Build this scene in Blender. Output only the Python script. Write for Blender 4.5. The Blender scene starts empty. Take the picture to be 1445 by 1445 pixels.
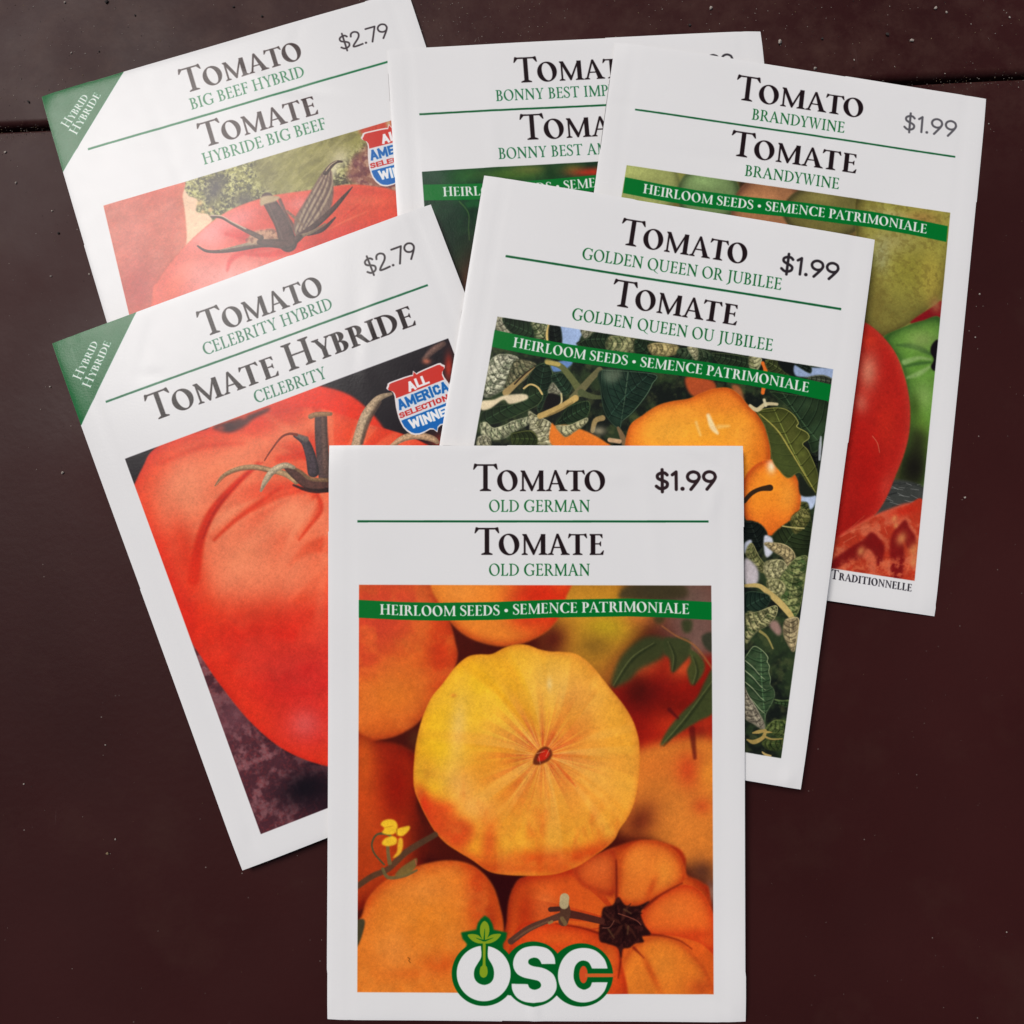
# Seed packets fanned out on a dark red painted metal table: procedural scene for Blender 4.5.
# Every printed picture is drawn by the numpy "print shop" below into generated images; nothing is loaded.
import math
import random

import bpy
import numpy as np
from mathutils import Vector
from mathutils.geometry import delaunay_2d_cdt

# ================================================================= camera, sky, sun, exposure
scene = bpy.context.scene
COL = scene.collection
cam_data = bpy.data.cameras.new('camera')
cam_data.sensor_width = 36.0
cam_data.lens = 36.0 * 1000.0 / 1445.0
cam_data.clip_start = 0.01
cam_data.clip_end = 50.0
cam = bpy.data.objects.new('camera', cam_data)
cam.location = (0, -0.147149 * math.sin(0.07465), 0.147149 * math.cos(0.07465))
cam.rotation_euler = (0.07465, 0, 0)
COL.objects.link(cam)
scene.camera = cam

SUN_EL, SUN_AZ = math.radians(55), math.radians(137)      # azimuth from +x, counter-clockwise: light from the upper left
world = bpy.data.worlds.new('World')
scene.world = world
world.use_nodes = True
wn = world.node_tree
sky = wn.nodes.new('ShaderNodeTexSky')
sky.sky_type = 'NISHITA'
sky.sun_disc = False
sky.sun_elevation = SUN_EL
sky.sun_rotation = math.pi / 2 - SUN_AZ
sky.air_density = 1.0
sky.dust_density = 3.5
sky.ozone_density = 1.0
wn.links.new(sky.outputs['Color'], wn.nodes['Background'].inputs['Color'])
wn.nodes['Background'].inputs['Strength'].default_value = 0.048

sun_data = bpy.data.lights.new('sun', 'SUN')
sun_data.energy = 2.7
sun_data.angle = math.radians(27)
sun_data.color = (1.0, 0.965, 0.93)
sun = bpy.data.objects.new('sun', sun_data)
d = Vector((math.cos(SUN_EL) * math.cos(SUN_AZ), math.cos(SUN_EL) * math.sin(SUN_AZ), math.sin(SUN_EL)))
sun.rotation_euler = (-d).to_track_quat('-Z', 'Y').to_euler()
sun.location = d * 2
COL.objects.link(sun)

scene.view_settings.view_transform = 'Standard'
scene.view_settings.look = 'None'
scene.view_settings.exposure = 0.0
scene.view_settings.gamma = 1.0

# ================================================================= print shop (numpy)
PAPER = (228, 227, 226)
# ---------------------------------------------------------------- camera model numbers (metres)
F_PX, PITCH, CAM_D = 1000.0, 0.07465, 0.147149      # focal length for a 1445 px wide frame
CP, SP = math.cos(PITCH), math.sin(PITCH)
PW, PH = 0.082, 0.082 * 1.3774                       # one packet: 82 x 113 mm


def view(p):
    """world point (m) -> photograph pixel."""
    p = np.asarray(p, float)
    u = p[..., 1] * CP + p[..., 2] * SP
    b = -p[..., 1] * SP + p[..., 2] * CP
    zc = CAM_D - b
    return np.stack([722.5 + F_PX * p[..., 0] / zc, 722.5 - F_PX * u / zc], -1)


def unview(px, py, z):
    """photograph pixel + height above the table (m) -> world point."""
    o = np.array([0, -CAM_D * SP, CAM_D * CP])
    a, b = (px - 722.5) / F_PX, -(py - 722.5) / F_PX
    d = np.array([a, b * CP + SP, b * SP - CP])
    t = (z - o[2]) / d[2]
    return o + d * t


# the six packets: photo corners TL, TR, BR, BL and the height (mm) of each corner
PK = {
    'big_beef': ([(57, 135), (575, -16.2), (801, 679), (265.5, 850)], (2.1, 1.3, .5, 1.3)),
    'bonny': ([(545, 69), (1074, 42), (1151, 769), (594, 811)], (1.7, .42, .5, 1.8)),
    'brandy': ([(868, 57), (1393, 138), (1320, 870), (765, 790)], (1.6, .42, .55, 1.8)),
    'celeb': ([(72, 484), (608, 287), (887.5, 1015), (341, 1230)], (4.2, 4.4, 2.2, 2.3)),
    'golden': ([(683, 246), (1236, 337), (1131, 1115), (555, 1020)], (5.0, 4.5, 3.1, 3.8)),
    'german': ([(463.5, 628), (1049.5, 628.5), (1053, 1443.3), (461, 1440)], (6.4, 6.7, 1.8, 1.6)),
}


def homog(src, dst):
    A = []
    for (x, y), (u, v) in zip(src, dst):
        A.append([x, y, 1, 0, 0, 0, -u * x, -u * y, u])
        A.append([0, 0, 0, x, y, 1, -v * x, -v * y, v])
    A = np.array(A, float)
    h = np.linalg.solve(A[:, :8], A[:, 8])
    return np.append(h, 1).reshape(3, 3)


def happly(H, p):
    p = np.asarray(p, float)
    w = p[..., 0] * H[2, 0] + p[..., 1] * H[2, 1] + H[2, 2]
    return np.stack([(p[..., 0] * H[0, 0] + p[..., 1] * H[0, 1] + H[0, 2]) / w,
                     (p[..., 0] * H[1, 0] + p[..., 1] * H[1, 1] + H[1, 2]) / w], -1)


def Z(ox, oy, pts, s=5.0):
    return [(ox + x / s, oy + y / s) for x, y in pts]


def spline(pts, closed=True, n=8):
    p = np.asarray(pts, float)
    m = len(p)
    if m < 3:
        return p
    out = []
    rng = range(m) if closed else range(m - 1)
    t = np.linspace(0, 1, n, endpoint=False)[:, None]
    for i in rng:
        if closed:
            a, b, c, d = p[(i - 1) % m], p[i], p[(i + 1) % m], p[(i + 2) % m]
        else:
            a, b, c, d = p[max(i - 1, 0)], p[i], p[i + 1], p[min(i + 2, m - 1)]
        out.append(.5 * ((2 * b) + (c - a) * t + (2 * a - 5 * b + 4 * c - d) * t ** 2 + (3 * b - a - 3 * c + d) * t ** 3))
    out = np.concatenate(out)
    if not closed:
        out = np.concatenate([out, p[-1:]])
    return out


_rg = np.random.default_rng(7).random((16, 128, 128)).astype(np.float32)


def vnoise(x, y, k=0):
    g = _rg[k % 16]
    xi, yi = np.floor(x).astype(np.int32), np.floor(y).astype(np.int32)
    fx, fy = x - xi, y - yi
    fx, fy = fx * fx * (3 - 2 * fx), fy * fy * (3 - 2 * fy)
    x0, x1, y0, y1 = xi & 127, (xi + 1) & 127, yi & 127, (yi + 1) & 127
    return (g[y0, x0] * (1 - fx) + g[y0, x1] * fx) * (1 - fy) + (g[y1, x0] * (1 - fx) + g[y1, x1] * fx) * fy


def fbm(x, y, octs=4, k=0):
    s, a, t = 0, .5, 0
    for i in range(octs):
        s = s + a * vnoise(x * 2 ** i + 17.3 * i, y * 2 ** i + 9.1 * i, k + i)
        t += a
        a *= .55
    return s / t


def box_blur(m, r):
    if r < 1:
        return m
    for ax in (0, 1):
        k = 2 * r + 1
        pad = [(0, 0), (0, 0)]
        pad[ax] = (r + 1, r)
        c = np.cumsum(np.pad(m, pad, mode='edge'), axis=ax, dtype=np.float64)
        m = ((c[k:] - c[:-k]) if ax == 0 else (c[:, k:] - c[:, :-k])) / k
        m = m.astype(np.float32)
    return m


def gblur(m, sig):
    if sig < .6:
        return m
    r = max(1, int(round(math.sqrt(sig * sig * 12 / 3 + 1) / 2 - .5)))
    for _ in range(3):
        m = box_blur(m, r)
    return m


def C(*c):
    return np.array(c, np.float32) / 255.0


class Art:
    W, H = 940, 1295
    bark = False

    def __init__(s, quad, paper):
        s.Hm = homog(quad, [(0, 0), (s.W, 0), (s.W, s.H), (0, s.H)])
        s.paper = paper
        s.img = np.ones((s.H, s.W, 3), np.float32) * paper
        s.k = s.W / np.hypot(quad[1][0] - quad[0][0], quad[1][1] - quad[0][1])   # texels per photo pixel
        s.Hi = np.linalg.inv(s.Hm)

    def T(s, pts):
        return happly(s.Hm, pts)

    # --- masks: (y0, x0, array) in texel space
    def bbox(s, p, pad):
        x0, y0 = np.floor(p.min(0) - pad).astype(int)
        x1, y1 = np.ceil(p.max(0) + pad).astype(int) + 1
        x0, y0, x1, y1 = max(x0, 0), max(y0, 0), min(x1, s.W), min(y1, s.H)
        return (x0, y0, x1, y1) if x1 > x0 and y1 > y0 else None

    def polymask(s, p, feather=0, ss=4):
        bb = s.bbox(p, 1 + feather * 3)
        if bb is None:
            return None
        x0, y0, x1, y1 = bb
        ys = y0 + (np.arange((y1 - y0) * ss) + .5) / ss
        a, b = p, np.roll(p, -1, 0)
        X = np.full((len(ys), len(p)), np.inf)
        dy = b[:, 1] - a[:, 1]
        for j in range(len(p)):
            if abs(dy[j]) < 1e-9:
                continue
            lo, hi = min(a[j, 1], b[j, 1]), max(a[j, 1], b[j, 1])
            m = (ys >= lo) & (ys < hi)
            X[m, j] = a[j, 0] + (ys[m] - a[j, 1]) / dy[j] * (b[j, 0] - a[j, 0])
        X.sort(axis=1)
        n = int(np.isfinite(X).sum(1).max()) if X.size else 0
        px = np.arange(x0, x1)[None, :]
        cov = np.zeros((len(ys), x1 - x0), np.float32)
        for k in range(0, n, 2):
            cov += np.clip(X[:, k + 1:k + 2] - px, 0, 1) - np.clip(X[:, k:k + 1] - px, 0, 1) if k + 1 < X.shape[1] else 0
        cov = -cov if cov.sum() < 0 else cov
        cov = 0 * cov + np.clip(np.abs(cov), 0, 1)
        m = cov.reshape(y1 - y0, ss, x1 - x0).mean(1)
        if feather:
            m = gblur(m, feather)
        return (y0, x0, m)

    def mask(s, pts, feather=.5, smooth=True):
        p = s.T(pts)
        if smooth:
            p = spline(p)
        return s.polymask(p, feather * s.k)

    def put(s, m, col, a=1.0):
        if m is None:
            return
        y0, x0, mm = m
        v = s.img[y0:y0 + mm.shape[0], x0:x0 + mm.shape[1]]
        w = (mm * a)[..., None]
        v += (col - v) * w

    def inter(s, m, clip):
        if m is None or clip is None:
            return m
        y0, x0, a = m
        y1, x1 = y0 + a.shape[0], x0 + a.shape[1]
        cy, cx, c = clip
        cy1, cx1 = cy + c.shape[0], cx + c.shape[1]
        Y0, X0, Y1, X1 = max(y0, cy), max(x0, cx), min(y1, cy1), min(x1, cx1)
        if Y1 <= Y0 or X1 <= X0:
            return None
        return (Y0, X0, a[Y0 - y0:Y1 - y0, X0 - x0:X1 - x0] * c[Y0 - cy:Y1 - cy, X0 - cx:X1 - cx])

    def shape(s, pts, col, a=1.0, feather=.5, smooth=True, clip=None):
        m = s.inter(s.mask(pts, feather, smooth), clip)
        s.put(m, col, a)
        return m

    def rim(s, m, width, col, a=1.0, off=(0, 0), p=1.0):
        """colour that gathers towards the outline; off shifts it to one side (photo px)."""
        if m is None:
            return
        y0, x0, mm = m
        pad = int(width * s.k * 2) + 2
        b = gblur(np.pad(mm, pad), width * s.k)
        oy, ox = int(round(off[1] * s.k)), int(round(off[0] * s.k))
        b = np.roll(b, (oy, ox), (0, 1))[pad:-pad, pad:-pad]
        w = np.clip((1 - b) * 2, 0, 1) ** p * mm
        s.put((y0, x0, w), col, a)

    def glow(s, x, y, rx, ry, col, a=1.0, rot=0, clip=None, p=1.0):
        c = s.T([(x, y)])[0]
        rx, ry = rx * s.k, ry * s.k
        R = 2.6 * max(rx, ry)
        bb = s.bbox(np.array([[c[0] - R, c[1] - R], [c[0] + R, c[1] + R]]), 0)
        if bb is None:
            return
        x0, y0, x1, y1 = bb
        X, Y = np.meshgrid(np.arange(x0, x1) + .5 - c[0], np.arange(y0, y1) + .5 - c[1])
        # rot is in photo space
        d = s.T([(x + math.cos(rot), y + math.sin(rot))])[0] - c
        t = math.atan2(d[1], d[0])
        u = (X * math.cos(t) + Y * math.sin(t)) / rx
        v = (-X * math.sin(t) + Y * math.cos(t)) / ry
        m = np.exp(-(u * u + v * v) ** p).astype(np.float32)
        s.put(s.inter((y0, x0, m), clip), col, a)

    def dist(s, p, w, bb):
        """signed distance (texels) to a chain of tapered capsules."""
        x0, y0, x1, y1 = bb
        D = np.full((y1 - y0, x1 - x0), 1e3, np.float32)
        for i in range(len(p) - 1):
            a, b, wa, wb = p[i], p[i + 1], w[i], w[i + 1]
            r = max(wa, wb) + 3 + s._f
            lx0, ly0 = max(int(min(a[0], b[0]) - r), x0), max(int(min(a[1], b[1]) - r), y0)
            lx1, ly1 = min(int(max(a[0], b[0]) + r) + 2, x1), min(int(max(a[1], b[1]) + r) + 2, y1)
            if lx1 <= lx0 or ly1 <= ly0:
                continue
            X, Y = np.meshgrid(np.arange(lx0, lx1) + .5, np.arange(ly0, ly1) + .5)
            d = b - a
            L = d @ d + 1e-9
            t = np.clip(((X - a[0]) * d[0] + (Y - a[1]) * d[1]) / L, 0, 1)
            dd = np.hypot(X - a[0] - t * d[0], Y - a[1] - t * d[1]) - (wa + (wb - wa) * t)
            v = D[ly0 - y0:ly1 - y0, lx0 - x0:lx1 - x0]
            np.minimum(v, dd, out=v)
        return D

    def line(s, pts, w, col, a=1.0, feather=.5, smooth=True, clip=None, n=6, raw=False):
        """brush stroke; w = full width in photo px, scalar or one per point."""
        p = np.asarray(pts, float) if raw else s.T(pts)
        wv = np.full(len(p), float(w)) if np.isscalar(w) else np.interp(np.linspace(0, 1, len(p)), np.linspace(0, 1, len(w)), w)
        kk = 1.0 if raw else s.k
        pw = np.column_stack([p, wv * kk / 2])
        if smooth and len(p) > 2:
            pw = spline(pw, False, n)
        s._f = feather * kk * 2
        bb = s.bbox(pw[:, :2], pw[:, 2].max() + 3 + s._f)
        if bb is None:
            return None
        D = s.dist(pw[:, :2], pw[:, 2], bb)
        f = max(feather * kk, .5)
        m = np.clip(.5 - D / (2 * f), 0, 1)
        m = m * m * (3 - 2 * m)
        r = s.inter((bb[1], bb[0], m), clip)
        s.put(r, col, a)
        if s.bark and clip is None and max(w if hasattr(w, '__len__') else [w]) >= 4 and r is not None:
            s.mottle(r, 2.2, col * .55, .4, 3, .44, .64)
            s.mottle(r, 1.6, np.clip(col * 1.35, 0, 1), .3, 7, .48, .68)
            s.rim(r, 2.0, col * .4, .5, (-1, -1))
        return r

    def xy(s, m):
        y0, x0, mm = m
        X, Y = np.meshgrid(np.arange(x0, x0 + mm.shape[1]) / s.k, np.arange(y0, y0 + mm.shape[0]) / s.k)
        return X.astype(np.float32), Y.astype(np.float32)

    def mottle(s, m, scale, col, a=1.0, k=0, lo=.45, hi=.65, ax=1.0, rot=0.0, octs=4, ridge=False):
        """blotches (or fine ridges) of a colour inside a mask; scale in photo px."""
        if m is None:
            return
        X, Y = s.xy(m)
        U = (X * math.cos(rot) + Y * math.sin(rot)) / scale
        V = (-X * math.sin(rot) + Y * math.cos(rot)) / scale * ax
        f = fbm(U + 3.7 * k, V + 1.3 * k, octs, k)
        if ridge:
            f = 1 - np.abs(f - .5) * 8
        if not ridge:
            lo, hi = lo - .05, hi + .07
        w = np.clip((f - lo) / (hi - lo), 0, 1)
        w = w * w * (3 - 2 * w)
        s.put((m[0], m[1], m[2] * w), col, a)

    def radial(s, m, cx, cy, col, a, F=6.0, r0=10, r1=80, k=0, lo=.5, hi=.68, p=1.0):
        """streaks of colour running out from a centre (ribs and rays of a fruit)."""
        if m is None:
            return
        c = s.T([(cx, cy)])[0] / s.k
        X, Y = s.xy(m)
        dx, dy = X - c[0], Y - c[1]
        r = np.hypot(dx, dy) + 1e-3
        f = fbm(dx / r * F + 40 + r * .004, dy / r * F + 40 - r * .003, 3, k)
        w = np.clip((f - lo) / (hi - lo), 0, 1)
        w = w * w * (3 - 2 * w)
        fall = np.clip((r - r0) / 8, 0, 1) * np.clip(1 - (r - r0) / (r1 - r0), 0, 1) ** p
        s.put((m[0], m[1], m[2] * w * fall), col, a)

    def full(s):
        return (0, 0, np.ones((s.H, s.W), np.float32))

    # --- serif lettering drawn from strokes, bowls and bracketed serifs
    def glyphs(s, text, P0, P1, cap, col, st=.12, sc=.77, wave=None, sans=False, a=1.0, units=False, boost=1.0):
        p0, p1 = (np.array(P0, float), np.array(P1, float)) if units else s.T([P0, P1])
        e1 = p1 - p0
        L = np.hypot(*e1)
        e1 /= L
        e2 = np.array([e1[1], -e1[0]])
        ch = cap * (s.W / 588. if units else s.k)
        items, x = [], 0.0
        for i, c in enumerate(text):
            if c == ' ':
                x += .30 * (sc if text[max(i - 1, 0)].islower() else 1)
                continue
            small = c.islower()
            z = sc if small else 1.0
            f = SANS if sans else SERIF
            w, parts = f(c.upper(), st / (z if small else 1) * (1.0 if small else 1.0))
            items.append((x, z, parts))
            nxt = text[i + 1] if i + 1 < len(text) else ''
            kern = 0.075
            if c in 'Tt' and nxt in ('o', 'a', 'O', 'A'):
                kern = -.02
            if c in 'AaLl' and nxt in ('t', 'T', 'y', 'Y') or c in 'Yy' and nxt.lower() in ('b', 'w') or (c + nxt) in ('PA', 'DY', 'YW'):
                kern = .01
            x += w * z + kern * (z if nxt.islower() else 1)
        total = x - kern
        hs = L / total
        for gx, z, parts in items:
            acc = None
            for sign, poly in parts:
                q = np.asarray(poly, float)
                X = (gx + q[:, 0] * z) * hs
                Yv = q[:, 1] * z * ch
                base = p0 + np.outer(X, e1) + np.outer(Yv, e2)
                if wave is not None:
                    xm = gx * hs + .3 * z * hs
                    base[:, 1] += wave(p0[0] + xm) - wave(p0[0])
                if acc is None:
                    allp = np.concatenate([np.asarray(pp, float) for _, pp in parts])
                    aX = (gx + allp[:, 0] * z) * hs
                    ab = p0 + np.outer(aX, e1) + np.outer(allp[:, 1] * z * ch, e2)
                    if wave is not None:
                        ab[:, 1] += wave(p0[0] + xm) - wave(p0[0])
                    bb = s.bbox(ab, 3)
                    if bb is None:
                        break
                    x0, y0, x1, y1 = bb
                    acc = np.zeros((y1 - y0, x1 - x0), np.float32)
                m = s.polymask(base)
                if m is None:
                    continue
                my, mx, mm = m
                Y0, X0 = max(my, y0), max(mx, x0)
                Y1, X1 = min(my + mm.shape[0], y1), min(mx + mm.shape[1], x1)
                if Y1 <= Y0 or X1 <= X0:
                    continue
                v = acc[Y0 - y0:Y1 - y0, X0 - x0:X1 - x0]
                sub = mm[Y0 - my:Y1 - my, X0 - mx:X1 - mx]
                if sign > 0:
                    np.maximum(v, sub, out=v)
                else:
                    np.minimum(v, 1 - sub, out=v)
            if acc is not None:
                s.put((y0, x0, np.clip(acc * boost, 0, 1)), col, a)


def _arc(cx, cy, rx, ry, a0, a1, n=20):
    t = np.radians(np.linspace(a0, a1, n))
    return np.column_stack([cx + rx * np.cos(t), cy + ry * np.sin(t)])


def SERIF(c, w):
    """glyph outline pieces on a cap height of 1: (advance, [(+1/-1, polygon)])."""
    t = .042 + w * .10       # hairline
    h = .030 + w * .06       # serif slab
    P = []

    def add(p, sg=1):
        P.append((sg, p))

    def box(x0, y0, x1, y1):
        add([(x0, y0), (x1, y0), (x1, y1), (x0, y1)])

    def foot(xc, y=0, up=1, e=.085, wd=None):
        wd = w if wd is None else wd
        b = .055
        add([(xc - wd / 2 - e, y), (xc + wd / 2 + e, y), (xc + wd / 2 + e, y + up * h), (xc + wd / 2, y + up * (h + b)),
             (xc - wd / 2, y + up * (h + b)), (xc - wd / 2 - e, y + up * h)])

    def stem(xc, y0=0, y1=1, wd=None, fb=True, ft=True, e=.085):
        wd = w if wd is None else wd
        box(xc - wd / 2, y0, xc + wd / 2, y1)
        if fb:
            foot(xc, 0, 1, e, wd)
        if ft:
            foot(xc, 1, -1, e, wd)

    def bar(x0, x1, y):
        box(x0, y - t / 2, x1, y + t / 2)

    def tick(x, y0, y1, lean=.0, tw=None):        # vertical serif on a bar end
        tw = t if tw is None else tw
        add([(x - tw, y0), (x + tw * .6 + lean, y0), (x + tw * .4 + lean, y1), (x - tw * .4 + lean, y1)])

    def bowl(x0, yb, yt, r, fillw=None):
        fw = w * 1.1 if fillw is None else fillw
        yc, ry = (yb + yt) / 2, (yt - yb) / 2
        sx = max(r - ry * 1.0, .08)
        xs = x0
        out = np.concatenate([[(xs, yb)], _arc(x0 + sx, yc, r - sx, ry, -90, 90), [(xs, yt)]])
        inn = np.concatenate([[(xs, yb + t)], _arc(x0 + sx, yc, r - sx - fw, ry - t, -90, 90), [(xs, yt - t)]])
        add(out)
        add(inn[(inn[:, 0] >= xs - 1)], -1)
        box(.15 - w / 2, yb, .15 + w / 2, yt)

    def diag(xa, ya, xb, yb, wd):
        add([(xa - wd / 2, ya), (xa + wd / 2, ya), (xb + wd / 2, yb), (xb - wd / 2, yb)])

    if c == 'T':
        stem(.37, 0, 1, ft=False, e=.10)
        box(.04, 1 - t * 1.05, .70, 1)
        add([(.0, .80), (.03, .80), (.13, 1 - t), (.13, 1), (.05, 1.03), (.03, 1)])
        add([(.74, .80), (.71, .80), (.61, 1 - t), (.61, 1), (.69, 1.03), (.71, 1)])
        return .74, P
    if c == 'O' or c == 'Q':
        add(_arc(.40, .5, .40, .52, 0, 360, 40))
        q = _arc(0, 0, .40 - w * 1.12, .52 - t * 1.1, 0, 360, 40)
        r = math.radians(8)
        q = np.column_stack([q[:, 0] * math.cos(r) - q[:, 1] * math.sin(r) + .40, q[:, 0] * math.sin(r) + q[:, 1] * math.cos(r) + .5])
        add(q, -1)
        if c == 'Q':
            add([(.36, .02), (.48, .02), (.62, -.12), (.86, -.24), (.86, -.21), (.70, -.12), (.56, .04)])
            return .80, P
        return .80, P
    if c in 'CG':
        cx = .42
        out = _arc(cx, .5, .42, .52, 42, 318, 36)
        inn = _arc(cx + .02, .5, .42 - w * 1.1, .52 - t * 1.15, 318, 42, 36)
        add(np.concatenate([out, inn]))
        add([(.70, .98), (.735, .98), (.735, .70), (.71, .70), (.66, .83), (.60, .92)])
        if c == 'C':
            add([(.60, .06), (.66, .10), (.73, .22), (.75, .20), (.73, .06), (.62, .0)])
            return .74, P
        box(.62, .06, .62 + w, .40)
        add([(.52, .44), (.80, .44), (.80, .44 - h), (.62 + w, .36), (.62, .36), (.52, .44 - h)])
        return .80, P
    if c == 'M':
        stem(.13, wd=t * 1.2, e=.08, ft=False)
        stem(.84, e=.08, ft=False)
        add([(.04, 1), (.20, 1), (.50, .25), (.50, .0), (.45, .0), (.11, .86), (.04, 1 - h)])
        add([(.78, 1), (.93, 1), (.93, 1 - h), (.86, .93), (.80, .86), (.50, .0), (.46, .0), (.46, .12)])
        return .96, P
    if c == 'A':
        diag(.10, 0, .36, 1, t * 1.3)
        add([(.33, 1.02), (.40, 1.02), (.68 + w / 2, 0), (.66 - w / 2 - .02, 0), (.345, .86), (.30, .92)])
        bar(.17, .56, .36)
        foot(.10, wd=t)
        foot(.66, wd=w)
        return .76, P
    if c in 'EF':
        stem(.15, ft=False, fb=(c == 'F'))
        box(.02, 1 - t, .50, 1)
        add([(.02, 1), (.02, 1 - h), (.15 - w / 2, .90), (.15, 1)])
        add([(.52, .80), (.50, .80), (.41, 1 - t), (.41, 1), (.51, 1)])
        bar(.15, .44, .53)
        add([(.46, .41), (.44, .41), (.38, .52), (.38, .545), (.44, .65), (.46, .65)])
        if c == 'E':
            box(.02, 0, .52, t)
            add([(.02, 0), (.02, h), (.15 - w / 2, .10), (.15, 0)])
            add([(.57, .22), (.545, .22), (.43, t), (.43, 0), (.54, 0)])
            return .56, P
        return .52, P
    if c == 'L':
        stem(.15, fb=False)
        box(.02, 0, .50, t)
        add([(.02, 0), (.02, h), (.15 - w / 2, .10), (.15, 0)])
        add([(.56, .25), (.535, .25), (.41, t), (.41, 0), (.53, 0)])
        return .55, P
    if c == 'H':
        stem(.15)
        stem(.66)
        bar(.15, .66, .53)
        return .81, P
    if c == 'I':
        stem(.16)
        return .32, P
    if c == 'J':
        stem(.20, y0=-.02, fb=False)
        add([(.20 - w / 2, .1), (.20 + w / 2, .1), (.20 + w / 2, -.05), (.13, -.20), (-.02, -.27), (-.03, -.24), (.08, -.15), (.20 - w / 2, -.02)])
        return .33, P
    if c in 'PRB':
        stem(.15, fb=True)
        if c == 'P':
            bowl(.10, .44, 1, .46)
            return .56, P
        if c == 'R':
            bowl(.10, .47, 1, .45)
            add([(.26, .50), (.26 + w * 1.2, .50), (.68, .04), (.74, .03), (.74, 0), (.58, 0), (.52, .08)])
            return .68, P
        bowl(.10, .51, 1, .40)
        bowl(.10, 0, .54, .46)
        return .58, P
    if c == 'D':
        stem(.15)
        bowl(.10, 0, 1, .64)
        return .75, P
    if c == 'N':
        stem(.13, wd=t * 1.2, ft=False)
        stem(.68, wd=t * 1.2, fb=False)
        add([(.02, 1), (.20, 1), (.705, .20), (.705, -.02), (.66, -.02), (.12, .88), (.02, 1 - h)])
        return .80, P
    if c == 'S':
        pts = spline([(.40, .80), (.36, .93), (.24, .985), (.11, .93), (.06, .79), (.12, .65), (.26, .53), (.38, .42), (.44, .26), (.38, .09), (.24, .015), (.10, .06), (.05, .22)], False, 5)
        n = len(pts)
        q = np.linspace(0, 1, n)
        wd = t * .55 + (w * .56 - t * .55) * np.exp(-((q - .5) / .20) ** 2)
        d = np.gradient(pts, axis=0)
        d /= np.hypot(d[:, 0], d[:, 1])[:, None] + 1e-9
        nn = np.column_stack([-d[:, 1], d[:, 0]])
        add(np.concatenate([pts + nn * wd[:, None], (pts - nn * wd[:, None])[::-1]]))
        add([(.42, .99), (.44, .99), (.44, .72), (.42, .72), (.36, .90)])
        add([(.02, .01), (.0, .01), (.0, .30), (.025, .30), (.09, .10)])
        return .47, P
    if c == 'U':
        stem(.15, y0=.28, fb=False)
        box(.66 - t * .6, .28, .66 + t * .6, 1)
        foot(.66, 1, -1, .08, t)
        out = _arc(.41, .30, .34, .32, 180, 360, 24)
        out[:12, 0] = np.minimum(out[:12, 0], 9)
        inn = _arc(.44, .30, .20, .32 - t * 1.2, 360, 180, 24)
        out[:, 0] = .15 - w / 2 + (out[:, 0] - .07) * ((.66 + t * .6 - .15 + w / 2) / .68)
        inn[:, 0] = .15 + w / 2 + (inn[:, 0] - .24) * ((.66 - t * .6 - .15 - w / 2) / .40)
        add(np.concatenate([out, inn]))
        return .78, P
    if c == 'Y':
        stem(.34, 0, .46, ft=False)
        add([(.34 - w / 2, .46), (.34 + w / 2, .46), (.19, 1), (.05, 1)])
        add([(.34, .40), (.34 + w / 2, .46), (.60, 1), (.55, 1)])
        foot(.12, 1, -1, .07, w * .8)
        foot(.575, 1, -1, .07, t)
        return .68, P
    if c == 'V':
        add([(.06, 1), (.06 + w * 1.2, 1), (.40, .10), (.37, -.02), (.34, -.02)])
        add([(.34, -.02), (.38, -.02), (.66, 1), (.61, 1)])
        foot(.12, 1, -1, .07, w)
        foot(.635, 1, -1, .07, t)
        return .72, P
    if c == 'W':
        for o in (0, .36):
            add([(.06 + o, 1), (.06 + w * 1.15 + o, 1), (.36 + o, .08), (.33 + o, -.02), (.30 + o, -.02)])
            add([(.30 + o, -.02), (.34 + o, -.02), (.58 + o, 1), (.53 + o, 1)])
        foot(.12, 1, -1, .07, w)
        foot(.48, 1, -1, .05, w)
        foot(.915, 1, -1, .07, t)
        return 1.0, P
    if c == '•':
        add(_arc(.17, .42, .15, .17, 0, 360, 20))
        return .34, P
    if c == 'É':
        wd, q = SERIF('E', w)
        q.append((1, [(.24, 1.06), (.30, 1.06), (.42, 1.24), (.33, 1.26)]))
        return wd, q
    return .4, P


def _rib(pts, wd, n=5, sm=True):
    """constant-width ribbon polygon pieces with square ends."""
    p = spline(pts, False, n) if sm and len(pts) > 2 else np.asarray(pts, float)
    out = []
    for a, b in zip(p[:-1], p[1:]):
        d = b - a
        L = np.hypot(*d) + 1e-9
        u = d / L
        nn = np.array([-u[1], u[0]]) * wd / 2
        e = u * wd * (.18 if sm else .5)
        out.append((1, [a - e + nn, b + e + nn, b + e - nn, a - e - nn]))
    return out


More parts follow.
